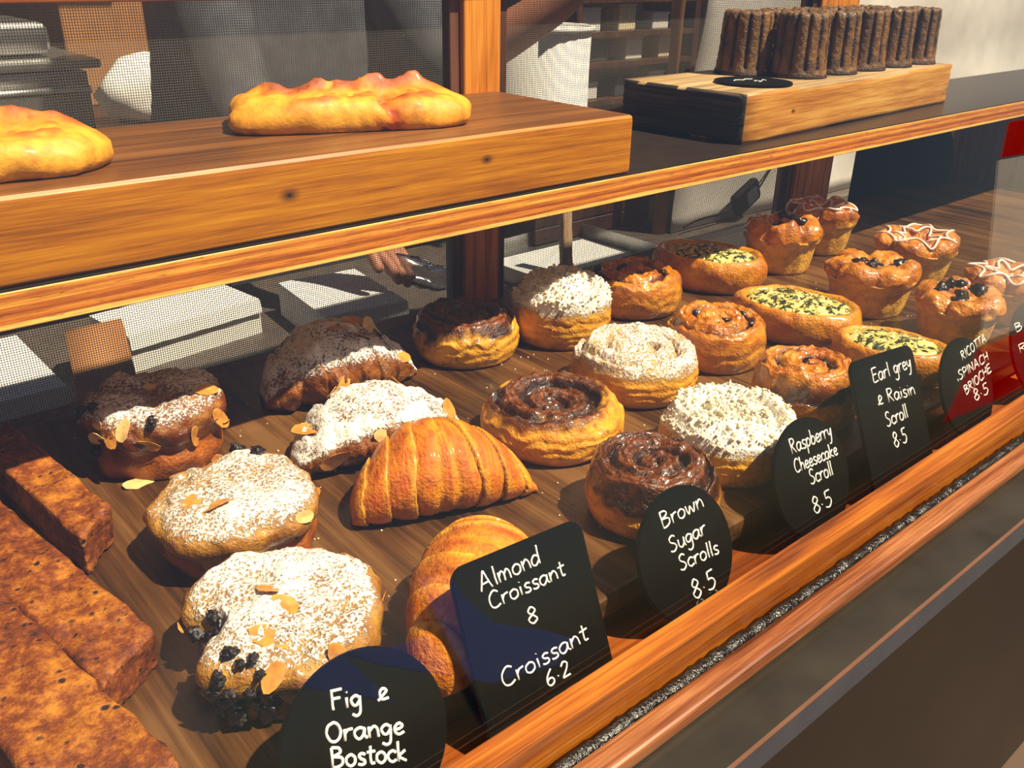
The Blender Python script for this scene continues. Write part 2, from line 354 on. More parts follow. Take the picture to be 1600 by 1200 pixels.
# screens: a dark wooden frame with woven wire each
def screen(x0, x1):
    f = 0.014
    fr = box('screen_frame', x1 - f, x1, YM + 0.004, YM + 0.018, -0.019, zt0, M['frame'], case, 0.0008, 1, loc=L)
    box('screen_frame', x0, x0 + f, YM + 0.004, YM + 0.018, -0.019, zt0, M['frame'], case, 0.0008, 1, loc=L)
    V, Fc = [], []
    def wire(a, b, w=0.00021):
        i = len(V); d = (Vector(b) - Vector(a)).normalized(); s = Vector((0, 1, 0)); t = d.cross(s)
        for e in (a, b):
            for u, v in ((-1, -1), (1, -1), (1, 1), (-1, 1)): V.append(Vector(e) + s * (u * w) + t * (v * w))
        for q in range(4): Fc.append((i+q, i+(q+1) % 4, i+4+(q+1) % 4, i+4+q))
    pit = 0.00215; yy = YM + 0.012
    for k in range(int((x1 - x0 - 2*f) / pit)): x = x0 + f + pit * (k + 0.5); wire((x, yy + 0.0002 * (k % 2), -0.019), (x, yy + 0.0002 * (k % 2), zt0))
    for k in range(int((zt0 + 0.019) / pit)): z = -0.019 + pit * (k + 0.5); wire((x0 + f, yy, z), (x1 - f, yy, z))
    m = mesh('wire_mesh', V, Fc, M['wire'], case, smooth=False, loc=L); m['kind'] = 'stuff'; m['label'] = 'grey woven wire mesh'
screen(-0.37, p1a); screen(p1b, p2a); 
# sloping front glass
TILT = math.radians(26); gy0, gz0 = 0.2625, -0.004
GU = Vector((0, math.sin(TILT), math.cos(TILT))); GN = Vector((0, -math.cos(TILT), math.sin(TILT)))
gl = 0.42
V = []
for off in (0.0, -0.004):
    for x, s in ((bx0, 0), (END_X - 0.02, 0), (END_X - 0.02, gl), (bx0, gl)): V.append(Vector((x, gy0, gz0)) + GU * s + GN * off)
Fq = [(0, 1, 2, 3), (7, 6, 5, 4), (0, 4, 5, 1), (1, 5, 6, 2), (2, 6, 7, 3), (3, 7, 4, 0)]
g = mesh('front_glass', V, Fq, M['glass'], case, smooth=False, loc=L); g['label'] = 'sloping clear glass pane'
# right end: dark wooden end panel (sloping front edge)
e = [(0.262, -0.0345), (0.82, -0.0345), (0.82, 0.372), (0.46, 0.372), (0.262, 0.0)]
mt = Matrix(((0, 0, 1, END_X), (1, 0, 0, 0), (0, 1, 0, 0), (0, 0, 0, 1)))
pe = prism('end_panel', e, 0.016, M['dark_wood'], case, mt); pe.location = L

box('divider_panel', 1.775, 1.79, 0.42, YM - 0.004, -0.018, SH_B - 0.0005, M['divider'], case, loc=L)['label'] = 'dark brown divider under the shelf'
# serving board on the case floor
tb = box('serving_board', -0.80, 1.33, -0.235, 0.235, -0.018, 0.0, M['tray'], None, 0.004, 3, loc=(0.42, 0.535, 0))
tag(tb, 'wide dark brown wooden board under the rows of pastries', 'board')
tb.data.transform(Matrix.Translation((0, 0, 0)))
# honey plank with calzones
kx = [ony(328, 348, SH_Y), ony(570, 295, SH_Y)]
px1 = 0.648
bm = box_bm(-0.35, px1, 0, 0.205, 0, PL_T - SH_T, 0.006, 3); bm.normal_update()
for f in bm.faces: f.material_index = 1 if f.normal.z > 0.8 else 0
pk = bm_obj('thick_plank', bm, None, None, mats=[M['plank1'], M['plank1top_shade']], loc=(0, SH_Y + 0.001, SH_T))
tag(pk, 'thick honey-brown wooden plank under the two calzones', 'plank')
# pale plank with the caneles: rotated a little, worn edges, dark sawn end
a = onz(1157, 228, SH_T); b = onz(1478, 160, SH_T)
ang = math.atan2(b.y - a.y, b.x - a.x); ln = (b - a).length
bm = box_bm(0, ln, 0, 0.176, 0, PL_T - SH_T, 0.0, 1)
bmesh.ops.subdivide_edges(bm, edges=bm.edges[:], cuts=14, use_grid_fill=True)
for v in bm.verts:
    e = sum([min(v.co.x, ln - v.co.x) < 1e-4, min(v.co.y, 0.176 - v.co.y) < 1e-4, min(v.co.z, PL_T - SH_T - v.co.z) < 1e-4])
    if e >= 2:
        c = Vector((ln/2, 0.088, 0.0275)); v.co += (c - v.co).normalized() * (0.0028 + 0.0022 * random.random())
    v.co.z = max(v.co.z, 0)
bm.normal_update()
for f in bm.faces:
    f.material_index = 2 if (f.normal.x < -0.6) else (1 if f.normal.z > 0.6 else 0); f.smooth = True
pk2 = bm_obj('thick_plank', bm, None, None, loc=(a.x, a.y, SH_T), mats=[M['plank2'], M['plank2top'], M['plank2end']])
pk2.rotation_euler = (0, 0, ang)
tag(pk2, 'pale rough-edged plank with a dark sawn end under the fluted cakes', 'plank')
PA, PANG = a, ang

# ------------------------------------------------------------------ chalk lettering: a hand-drawn stroke font
G = {  # glyph: (advance, strokes); x-height 1, capitals 1.75, descender -0.8
'a': (1.0, [[(.8,.8),(.5,1),(.12,.75),(.1,.3),(.38,0),(.7,.3),(.82,.9),(.8,.3),(.98,.02)]]),
'b': (.95, [[(.15,1.8),(.15,.9),(.15,.05)],[(.15,.6),(.45,.98),(.8,.7),(.75,.2),(.45,0),(.15,.15)]]),
'c': (.85, [[(.78,.82),(.5,1),(.15,.7),(.15,.28),(.45,0),(.82,.18)]]),
'd': (1.0, [[(.78,.75),(.45,.98),(.12,.65),(.15,.15),(.45,0),(.75,.35)],[(.86,1.85),(.8,.9),(.82,.02)]]),
'e': (.9, [[(.15,.45),(.6,.55),(.75,.8),(.5,1),(.2,.75),(.15,.3),(.45,0),(.85,.2)]]),
'f': (.7, [[(.7,1.6),(.5,1.75),(.35,1.4),(.35,0)],[(.1,.9),(.65,.95)]]),
'g': (.95, [[(.78,.8),(.45,1),(.12,.7),(.2,.25),(.5,.15),(.78,.6)],[(.8,.95),(.78,.1),(.7,-.6),(.4,-.8),(.12,-.6)]]),
'h': (.95, [[(.15,1.8),(.15,0)],[(.15,.55),(.5,.95),(.75,.65),(.8,0)]]),
'i': (.45, [[(.22,.95),(.22,.05)],[(.22,1.38),(.24,1.42)]]),
'k': (.9, [[(.15,1.8),(.15,0)],[(.75,.95),(.2,.45),(.8,0)]]),
'l': (.42, [[(.22,1.8),(.2,.9),(.25,.02)]]),
'm': (1.35, [[(.12,1),(.14,0)],[(.14,.55),(.4,.98),(.6,.7),(.62,0)],[(.62,.55),(.9,.98),(1.12,.7),(1.18,0)]]),
'n': (.95, [[(.14,1),(.15,0)],[(.15,.55),(.5,.98),(.75,.7),(.82,0)]]),
'o': (.95, [[(.5,1),(.15,.75),(.15,.25),(.48,0),(.8,.25),(.8,.75),(.5,1)]]),
'p': (.95, [[(.15,1),(.15,.1),(.13,-.8)],[(.15,.65),(.48,1),(.8,.7),(.7,.2),(.4,.05),(.16,.2)]]),
'r': (.75, [[(.14,1),(.15,0)],[(.15,.55),(.35,.9),(.7,.98)]]),
's': (.8, [[(.7,.9),(.42,1),(.2,.8),(.35,.55),(.62,.4),(.65,.12),(.4,0),(.12,.1)]]),
't': (.75, [[(.38,1.6),(.35,.5),(.42,.05),(.68,.1)],[(.05,1.05),(.75,1.12)]]),
'u': (.95, [[(.14,1),(.15,.3),(.42,0),(.72,.3),(.8,1),(.8,.3),(.92,.02)]]),
'w': (1.25, [[(.1,1),(.32,.02),(.6,.8),(.88,.02),(1.15,1)]]),
'y': (.9, [[(.12,1),(.2,.4),(.5,.3),(.75,.95)],[(.8,1),(.65,0),(.45,-.7),(.15,-.75)]]),
'A': (1.35, [[(.1,0),(.4,1),(.65,1.75),(.85,1),(1.15,0)],[(.3,.6),(1.0,.65)]]),
'B': (1.15, [[(.15,1.75),(.17,0)],[(.15,1.72),(.7,1.65),(.8,1.25),(.2,.92)],[(.2,.92),(.9,.8),(.95,.3),(.6,.02),(.17,0)]]),
'C': (1.2, [[(1.05,1.5),(.7,1.75),(.3,1.4),(.15,.8),(.3,.2),(.65,0),(1.1,.2)]]),
'E': (1.1, [[(.95,1.7),(.2,1.65),(.17,.9),(.15,.05),(.95,.08)],[(.17,.9),(.8,.95)]]),
'F': (1.05, [[(.2,1.7),(.18,.9),(.2,0)],[(.1,1.65),(.95,1.75)],[(.18,.95),(.8,1.0)]]),
'H': (1.15, [[(.15,1.75),(.15,0)],[(.95,1.75),(.95,0)],[(.15,.9),(.95,.92)]]),
'I': (.4, [[(.2,1.75),(.2,0)]]),
'N': (1.2, [[(.15,0),(.17,1.7)],[(.17,1.7),(.95,.05)],[(.95,.05),(.98,1.75)]]),
'O': (1.25, [[(.65,1.7),(.25,1.4),(.12,.8),(.3,.2),(.65,0),(1.0,.3),(1.1,.9),(.95,1.45),(.65,1.7)]]),
'P': (1.05, [[(.15,1.75),(.17,0)],[(.15,1.7),(.7,1.68),(.9,1.25),(.6,.85),(.17,.85)]]),
'R': (1.15, [[(.15,1.75),(.17,0)],[(.15,1.7),(.7,1.65),(.85,1.25),(.5,.95),(.2,.9)],[(.3,.9),(.95,0)]]),
'S': (1.05, [[(.9,1.55),(.6,1.75),(.25,1.5),(.3,1.1),(.75,.75),(.85,.3),(.5,0),(.12,.15)]]),
'T': (1.1, [[(.05,1.7),(1.05,1.72)],[(.55,1.7),(.53,0)]]),
'2': (.95, [[(.15,1.3),(.45,1.65),(.75,1.35),(.55,.75),(.12,.05)],[(.12,.05),(.85,.08)]]),
'5': (.95, [[(.85,1.65),(.3,1.62)],[(.3,1.62),(.25,.95)],[(.25,.95),(.65,.95),(.85,.5),(.55,.02),(.12,.12)]]),
'6': (.95, [[(.7,1.65),(.3,1.1),(.15,.45),(.4,0),(.75,.2),(.7,.65),(.4,.75),(.18,.5)]]),
'8': (.95, [[(.5,.9),(.2,1.25),(.48,1.7),(.78,1.3),(.5,.9),(.15,.45),(.48,0),(.85,.4),(.5,.9)]]),
'.': (.5, [[(.22,.55),(.26,.6)]]), ',': (.5, [[(.25,.45),(.22,-.05)]]), ' ': (.7, []),
'&': (1.0, [[(.1,.02),(.5,.45),(.8,.85),(.55,1.15),(.3,.75),(.4,.1),(.9,.12)]]),
}
def to_plane(px, py, P0, N):
    r = ray(px, py); return EYE + r * ((P0 - EYE).dot(N) / r.dot(N))
CARD_P0 = Vector((0, gy0, gz0)) - GN * 0.0065       # cards lean on the inside of the glass
def uv(px, py): q = to_plane(px, py, CARD_P0, GN) - CARD_P0; return (q.x, q.dot(GU))
def letter_line(text, a, b, xh, rad, parent, origin, wob=0.03):
    """text written from a to b (card coordinates), x-height xh in metres"""
    ad = sum(G[c][0] for c in text); a = Vector(a); b = Vector(b); d = (b - a); s = d.length / ad; d.normalize(); up = Vector((-d.y, d.x))
    # letters lean a little with the writer's hand, upright on the card
    up = (up * 0.6 + Vector((0, 1)) * 0.4).normalized()
    x = 0.0
    for ch in text:
        w_, st = G[ch]; V, Fc = [], []
        for sk in st:
            pts = crom(sk, 5) if len(sk) > 2 else crom(sk)
            path = []
            for p in pts:
                jx, jy = random.uniform(-wob, wob) * .4, random.uniform(-wob, wob) * .4
                q = a + d * ((x + p[0] + jx) * s) + up * ((p[1] + jy) * xh)
                path.append(CARD_P0 + Vector((1, 0, 0)) * q.x + GU * q.y + GN * 0.0002)
            v, f = tube_geo(path, rad, 5); n0 = len(V); V += v; Fc += [tuple(i + n0 for i in q) for q in f]
        if V:
            o = mesh('chalk_letter', V, Fc, M['chalk'], parent, loc=-origin)
        x += w_
def circle_pts(c, r, n=56, ry=None): return [(c[0] + r * math.cos(2*math.pi*i/n), c[1] + (ry or r) * math.sin(2*math.pi*i/n)) for i in range(n)]
def rrect(cx, cy, w_, h_, r, rot=0.0, n=8):
    P = []
    for sx, sy, a0 in ((1, 1, 0), (-1, 1, 90), (-1, -1, 180), (1, -1, 270)):
        for i in range(n + 1):
            an = math.radians(a0 + 90 * i / n); P.append((sx * (w_/2 - r) + r * math.cos(an), sy * (h_/2 - r) + r * math.sin(an)))
    c_, s_ = math.cos(rot), math.sin(rot); return [(cx + c_*x - s_*y, cy + s_*x + c_*y) for x, y in P]
CM = Matrix(((1, 0, GN.x, CARD_P0.x), (0, GU.y, GN.y, CARD_P0.y), (0, GU.z, GN.z, CARD_P0.z), (0, 0, 0, 1)))
def card(name, outline, label, lines, rad=0.0006):
    us = [p[0] for p in outline]; vb = min(p[1] for p in outline)
    base = CARD_P0 + Vector((1, 0, 0)) * (sum(us)/len(us)) + GU * vb
    t = thing(name, base, label, 'price sign', 'black price signs along the glass')
    bo = prism('sign_board', outline, 0.003, M['black'], t, CM, 0.0006); bo.location = -base
    for (txt, A, B, xh) in lines: letter_line(txt, uv(*A), uv(*B), xh, rad, t, base)
    return t
card('round_price_sign', circle_pts((0.155, 0.029), 0.045), 'round black sign lettered Fig and Orange Bostock, nearest the camera', [
  ('Fig', (516, 1110), (566, 1103), 0.0053), ('&', (588, 1096), (609, 1091), 0.0048), ('Orange', (508, 1161), (632, 1146), 0.0053), ('Bostock', (516, 1200), (636, 1188), 0.0053)], 0.00085)
card('price_sign', rrect(0.2675, 0.0355, 0.094, 0.100, 0.010, -0.055), 'large square-cut black sign lettered Almond Croissant 8 and Croissant 6.2', [
  ('Almond', (750, 926), (846, 879), 0.0058), ('Croissant', (765, 954), (884, 898), 0.0053), ('8', (824, 977), (842, 971), 0.0054),
  ('Croissant', (785, 1077), (920, 998), 0.0058), ('6.2', (854, 1075), (893, 1053), 0.0054)], 0.00062)
card('round_price_sign', circle_pts((0.3935, 0.030), 0.0435), 'round black sign lettered Brown Sugar Scrolls 8.5', [
  ('Brown', (1034, 827), (1100, 791), 0.0060), ('Sugar', (1047, 865), (1104, 833), 0.0057), ('Scrolls', (1062, 893), (1124, 864), 0.0057), ('8.5', (1083, 939), (1120, 916), 0.0074)], 0.00065)
card('round_price_sign', circle_pts((0.5365, 0.031), 0.0450), 'round black sign lettered Raspberry Cheesecake Scroll 8.5', [
  ('Raspberry', (1236, 710), (1300, 681), 0.0063), ('Cheesecake', (1242, 740), (1309, 710), 0.0057), ('Scroll', (1266, 758), (1302, 742), 0.0063), ('8.5', (1271, 805), (1301, 789), 0.0074)], 0.00062)
card('price_sign', rrect(0.6575, 0.0385, 0.095, 0.112, 0.010, -0.08), 'tall black sign lettered Earl grey and Raisin Scroll 8.5', [
  ('Earl grey', (1364, 599), (1424, 574), 0.0067), ('& Raisin', (1371, 634), (1430, 616), 0.0064), ('Scroll', (1385, 668), (1419, 652), 0.0067), ('8.5', (1397, 701), (1418, 690), 0.0074)], 0.00068)
card('round_price_sign', circle_pts((0.783, 0.031), 0.0455), 'round black sign lettered Ricotta Spinach Brioche 8.5', [
  ('RICOTTA', (1503, 564), (1541, 533), .0047), (',SPINACH', (1495, 597), (1545, 562), .0047), ('BRIOCHE', (1508, 618), (1549, 580), .0047), ('8.5', (1522, 628), (1545, 614), .0062)], 0.0006)
card('round_price_sign', circle_pts((0.925, 0.031), 0.0455), 'dark sign at the right edge of the photo, beside the ricotta one', [
  ('B', (1586, 520), (1598, 514), .0047), ('R', (1592, 553), (1606, 545), .0047)], 0.0006)
# ------------------------------------------------------------------ baking: shape builders
class Body:
    """closed round body: rings of a profile (r, z) from the top centre to the bottom centre, moved by fn"""
    def __init__(s, prof, N=112, Mr=64, fn=None, ell=(1, 1)):
        P = np.array(crom(prof, 10)); d = np.concatenate([[0], np.cumsum(np.linalg.norm(np.diff(P, axis=0), axis=1))])
        t = np.linspace(0.012, 0.988, Mr) * d[-1]
        r0 = np.interp(t, d, P[:, 0]); z0 = np.interp(t, d, P[:, 1]); r0 = np.maximum(r0, 1e-4)
        th = np.arange(N) / N * 2 * np.pi
        s.r = np.repeat(r0, N); s.z = np.repeat(z0, N); s.th = np.tile(th, Mr); s.N, s.Mr = N, Mr
        s.h = z0.max(); s.R = r0.max(); s.j = np.repeat(np.arange(Mr), N)
        jm = np.argmax(r0); s.top = (s.j <= jm).astype(float)
        s.up = np.clip(1 - s.j / max(jm, 1), 0, 1)        # 1 at the top centre, 0 at the widest ring
        s.ell = ell
    def xyz(s, r=None, z=None):
        r = s.r if r is None else r; z = s.z if z is None else z
        return np.stack([r * np.cos(s.th) * s.ell[0], r * np.sin(s.th) * s.ell[1], z], 1)
    def build(s, name, V, attrs, parent, mat):
        N, Mr = s.N, s.Mr; n = len(V)
        V2 = np.vstack([V, V[:N].mean(0), V[-N:].mean(0)]); V2[:, 2] = np.maximum(V2[:, 2], 0.0)
        A = {k: (np.vstack([a, a[:N].mean(0), a[-N:].mean(0)]) if np.ndim(a) == 2 else np.concatenate([a, [a[:N].mean()], [a[-N:].mean()]])) for k, a in attrs.items()}
        Fc = []
        for j in range(Mr - 1):
            for i in range(N):
                k = (i + 1) % N; Fc.append((j*N+i, (j+1)*N+i, (j+1)*N+k, j*N+k))
        for i in range(N): Fc.append((n, i, (i+1) % N)); Fc.append((n+1, (Mr-1)*N+(i+1) % N, (Mr-1)*N+i))
        s.V = V2; s.obj = mesh(name, V2, Fc, mat, parent, attrs=A)
        nn = np.zeros((len(V2), 3)); s.obj.data.vertices.foreach_get('normal', nn.ravel()) if False else None
        buf = np.zeros(len(V2) * 3, np.float32); s.obj.data.vertices.foreach_get('normal', buf); s.nrm = buf.reshape(-1, 3)
        return s.obj
def bun_prof(R, h, flat=0.8, base=0.86, dip=0.0):
    return [(0, h - dip), (0.35*R, h - dip*.7), (0.62*flat*R/.8, h*1.0), (0.86*R*flat/.8 if flat < .8 else .86*R, h*.93), (0.975*R, h*.70), (R, h*.45), (.97*R, h*.2), (base*R, 0.0), (.5*R, 0), (0, 0)]
_flake = {}
def flake_mesh(k):
    if k in _flake: return _flake[k]
    rr = random.Random(k); V, Fc = [], []; n = 12
    for z in (0.0003, -0.0003):
        V.append((0, 0, z - .0004))
        for i in range(n):
            a = 2*math.pi*i/n; e = 0.0098 * (1 + .16*rr.random()); V.append((e*math.cos(a)*(1.25 if math.cos(a) > 0 else 1), e*.62*math.sin(a), z + 0.0007*math.cos(2*a + k)))
    for i in range(n):
        j = (i+1) % n; Fc += [(0, 1+i, 1+j), (n+1, n+2+j, n+2+i), (1+i, n+2+i, n+2+j, 1+j)]
    me = bpy.data.meshes.new('almond_flake'); me.from_pydata(V, [], Fc); me.materials.append(M['almond'] if k % 3 else M['almond_pale']); _flake[k] = me; return me
def blob_mesh(name, rad, k, mat, sq=(1, .8, .75), rough=.25):
    key = (name, k)
    if key in _flake: return _flake[key]
    bm = bmesh.new(); bmesh.ops.create_icosphere(bm, subdivisions=3, radius=rad); V = np.array([v.co for v in bm.verts])
    nz = fbm(V / rad, 1.6, k * 7, 4) - .5
    for v, q in zip(bm.verts, nz): v.co *= 1 + rough * 2 * q; v.co.x *= sq[0]; v.co.y *= sq[1]; v.co.z *= sq[2]
    me = bpy.data.meshes.new(name); bm.to_mesh(me); bm.free(); me.polygons.foreach_set('use_smooth', [True]*len(me.polygons)); me.materials.append(mat); _flake[key] = me; return me
def stick(me, body, idx, parent, name, lift=0.0006, flat=True, scale=1.0, tilt=0.35):
    n = Vector(body.nrm[idx]); p = Vector(body.V[idx])
    o = bpy.data.objects.new(name, me); link(o, parent)
    nn = (n + Vector((random.uniform(-tilt, tilt), random.uniform(-tilt, tilt), random.uniform(-tilt, tilt)))).normalized()
    q = nn.to_track_quat('Z', 'Y').to_matrix().to_4x4() @ Matrix.Rotation(random.uniform(0, 6.28), 4, 'Z') @ Matrix.Scale(scale, 4)
    q.translation = p + n * lift; o.matrix_basis = q; return o
def pick(body, n, cond, mind=0.008):
    """n body vertices where cond holds, spread out"""
    ids = np.nonzero(cond)[0]; RNG.shuffle(ids); out = []
    for i in ids:
        if all(np.linalg.norm(body.V[i] - body.V[k]) > mind for k in out):
            out.append(i)
            if len(out) >= n: break
    return out
def blobs_stuff(name, body, ids, mat, parent, r0, r1, lift=0.3):
    V, Fc = [], []
    bm = bmesh.new(); bmesh.ops.create_icosphere(bm, subdivisions=1, radius=1.0); bv = np.array([v.co for v in bm.verts]); bf = [tuple(v.index for v in f.verts) for f in bm.faces]; bm.free()
    for i in ids:
        r = RNG.uniform(r0, r1); k = len(V); q = bv * (1 + RNG.uniform(-.5, .5, (len(bv), 1))) * r * np.array([1, RNG.uniform(.7, 1), RNG.uniform(.6, .9)])
        q = q + body.V[i] + body.nrm[i] * r * lift; V += [tuple(v) for v in q]; Fc += [tuple(a + k for a in f) for f in bf]
    o = mesh(name, V, Fc, mat, parent); o['kind'] = 'stuff'; return o

def scroll(label, x, y, R, h, rz, style, seed, turns=2.3, group=None, dirn=1, name='pastry_scroll', ell=(1, 1), deep=1.0, pale=0.0, cov0=.04, dip=.03):
    t = thing(name, (x, y, 0), label, 'pastry', group, rz)
    b = Body(bun_prof(R, h, dip=dip*h), N=160, Mr=84, ell=ell); P0 = b.xyz()
    tw = sstep(*((0.02, 0.22) if style in ('crumbless', 'crumb', 'raisin') else (0.14, 0.36)), b.up)                              # weight of the top face
    wob = (fbm(P0, 55, seed) - .5) * .35
    ph = b.r / (R / turns) + dirn * b.th / (2*np.pi) + wob; fr = ph - np.floor(ph)
    gro = np.exp(-(np.minimum(fr, 1 - fr) / .13) ** 2); rid = np.sin(np.pi * fr) ** .7
    amp = .11 * h * deep
    z = b.z + tw * amp * (rid - 1.25 * gro) * (b.r / R * .5 + .6)
    tail = ((b.th + 1.0) % (2*np.pi)) / (2*np.pi)
    r = b.r * (1 + .07 * (tail - .5) * sstep(.5, .95, b.r / R))
    side = (1 - tw) * b.top + (1 - b.top) * .7
    lam = np.sin(2*np.pi * (b.z / h * (6.5 if style in ('crumbless', 'crumb') else 4.2) + .35 * np.sin(b.th + seed) + 2.2 * (fbm(P0, 40, seed + 3) - .5)))
    r = r + side * lam * .012 * R + (fbm(P0, 70, seed + 5) - .5) * .05 * R * sstep(.15, .6, b.r / R)
    fine = np.sin(2*np.pi * fr * (5 if style == 'crumbless' else 4) + 6 * fbm(P0, 60, seed + 8)); z = z + tw * fine * (.045 if style in ('crumbless', 'crumb') else .026) * h
    z = z + (fbm(P0, 120, seed + 9) - .5) * .20 * h * b.top
    V = b.xyz(r, z); nz = fbm(P0, 60, seed + 11); n2 = fbm(P0, 160, seed + 12)
    gold, deepc, edge = H3('f7bc50'), H3('cb7d22'), H3('7a380c')
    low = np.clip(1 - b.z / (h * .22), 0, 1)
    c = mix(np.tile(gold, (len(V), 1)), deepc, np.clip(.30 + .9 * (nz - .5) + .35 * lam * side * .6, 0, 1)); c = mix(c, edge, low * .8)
    powd = np.zeros(len(V)); gloss = .25 + .3 * tw
    if style == 'dark':
        cov = sstep(cov0, cov0 + .16, b.up + (nz - .5) * .55 + .10 * np.cos(b.th + seed))
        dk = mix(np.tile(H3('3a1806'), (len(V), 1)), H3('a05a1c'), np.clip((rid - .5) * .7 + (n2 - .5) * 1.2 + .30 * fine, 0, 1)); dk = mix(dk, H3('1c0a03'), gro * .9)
        c = mix(c, dk, cov); gloss = np.maximum(gloss, cov * .7)
        drip = sstep(.62, .72, n2) * sstep(.05, .3, b.z / h); c = mix(c, H3('5a260a'), drip * .7)
    elif style == 'raisin':
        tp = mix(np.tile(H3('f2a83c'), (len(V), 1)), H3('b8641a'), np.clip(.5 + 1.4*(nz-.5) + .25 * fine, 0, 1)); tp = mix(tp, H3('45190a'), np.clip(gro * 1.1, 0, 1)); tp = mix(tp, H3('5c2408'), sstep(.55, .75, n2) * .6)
        c = mix(c, tp, np.clip(tw + .4 * b.top * sstep(.4, .7, b.z / h), 0, 1)); c = mix(c, H3('a8560f'), .35 * (1 - tw)); gloss = .4 + .5 * tw
    else:
        tp = mix(np.tile(H3('e9c17a'), (len(V), 1)), H3('b9782e'), np.clip(gro + (nz - .5), 0, 1)); c = mix(c, tp, tw * .9)
        powd = tw * (.60 + .22 * (nz - .5)) - .10 * gro * tw + (1 - tw) * b.top * (.46 * sstep(.2, .95, b.z / h) + .10 * lam); gloss = gloss * .4
        powd = powd + pale + (.22 * tw if style == 'crumb' else 0)
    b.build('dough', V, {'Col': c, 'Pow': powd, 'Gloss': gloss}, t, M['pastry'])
    n = len(P0)
    upv = np.concatenate([b.up, [1, 0]]); grv = np.concatenate([gro, [0, 0]]); rv = np.concatenate([b.r / R, [0, 0]]); tpv = np.concatenate([b.top, [0, 0]])
    if style == 'raisin':
        for i in pick(b, 9, (grv > .6) & (upv > .35) & (rv > .12), .009):
            stick(blob_mesh('raisin', .0052, random.randrange(4), M['raisin']), b, i, t, 'raisin', .0012, scale=random.uniform(.8, 1.25))
    if style == 'crumb':
        ids = pick(b, 700, (upv > .16) & (tpv > 0), .0018); blobs_stuff('crumble', b, ids, M['crumb'], t, .0007, .0026, .1)
        ids = pick(b, 800, (upv > .2) & (tpv > 0), .0016); o = blobs_stuff('sugar_crumble', b, ids, M['sugar'], t, .0005, .0012, .9)
    if style == 'dark':
        ids = pick(b, 5, (upv > .35) & (grv > .4), .012)
    return t

def loaf_top(label, x, y, R, h, rz, seed, name, nflake, nberry, notch=None, powlev=.62, dark=0.0, berry_ang=None, group=None):
    """round slice of brioche under almond cream: bostock"""
    t = thing(name, (x, y, 0), label, 'pastry', group, rz)
    prof = [(0, h), (.4*R, h*.99), (.75*R, h*.96), (.96*R, h*.86), (1.02*R, h*.68), (.98*R, h*.52), (.90*R, h*.42), (.93*R, h*.25), (.90*R, h*.06), (.84*R, 0), (.4*R, 0), (0, 0)]
    b = Body(prof, 144, 80); P0 = b.xyz(); tw = sstep(.0, .25, b.up)
    n1 = fbm(P0, 35, seed); n2 = fbm(P0, 110, seed + 1); n3 = fbm(P0, 300, seed + 2)
    r = b.r * (1 + (n1 - .5) * .30 * sstep(.3, 1, b.r / R)) + (n2 - .5) * .05 * R * b.top
    z = b.z + b.top * ((n1 - .5) * .30 * h * tw + (n2 - .5) * .12 * h + (n3 - .5) * .05 * h)
    if notch:
        for (na, nw, nd) in notch:
            da = np.abs((b.th - na + np.pi) % (2*np.pi) - np.pi); k = np.exp(-(da / nw) ** 2) * sstep(.35, .9, b.r / R); r = r * (1 - nd * k); z = z - b.top * k * nd * .5 * h
    V = b.xyz(r, z)
    crumb = mix(np.tile(H3('c87a26'), (len(V), 1)), H3('8a4512'), np.clip(n1 + .6 * (n2 - .5), 0, 1))
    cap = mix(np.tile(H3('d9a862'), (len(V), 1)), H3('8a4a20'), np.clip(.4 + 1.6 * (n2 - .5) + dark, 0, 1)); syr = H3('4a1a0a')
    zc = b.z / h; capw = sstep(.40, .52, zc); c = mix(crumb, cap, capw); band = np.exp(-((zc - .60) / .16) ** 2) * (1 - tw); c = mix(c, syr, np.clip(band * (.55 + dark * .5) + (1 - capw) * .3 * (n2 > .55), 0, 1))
    powd = capw * (tw * (powlev + .30 * (n1 - .5)) + (1 - tw) * .30); gloss = .25 + .75 * band
    b.build('bread', V, {'Col': c, 'Pow': powd, 'Gloss': np.clip(gloss, 0, 1)}, t, M['pastry'])
    pad = lambda a: np.concatenate([a, [0, 0]])
    up, rr, tp, zz, th = pad(b.up), pad(b.r / R), pad(b.top), pad(zc), pad(b.th)
    for i in pick(b, nflake, (zz > .30) & (zz < .86) & (tp + (zz > .4) > 0), .009):
        stick(flake_mesh(random.randrange(9)), b, i, t, 'almond_flake', .0003, scale=random.uniform(.6, 1.0), tilt=.2)
    for i in pick(b, max(2, nflake // 4), (up > .25), .014):
        stick(flake_mesh(random.randrange(9)), b, i, t, 'almond_flake', .0005, scale=random.uniform(.7, 1.0), tilt=.15)
    if nberry:
        cond = (rr > .80) & (zz > .22)
        if berry_ang is not None:
            da = np.min([np.abs((th - a_ + np.pi) % (2*np.pi) - np.pi) for a_ in berry_ang], axis=0); cond &= da < .28
        for i in pick(b, nberry, cond, .007): stick(blob_mesh('fig_piece', .0058, random.randrange(6), M['berry'], (1.2, .9, .7), .95), b, i, t, 'fig_piece', .001, scale=random.uniform(.45, 1.0))
    return t

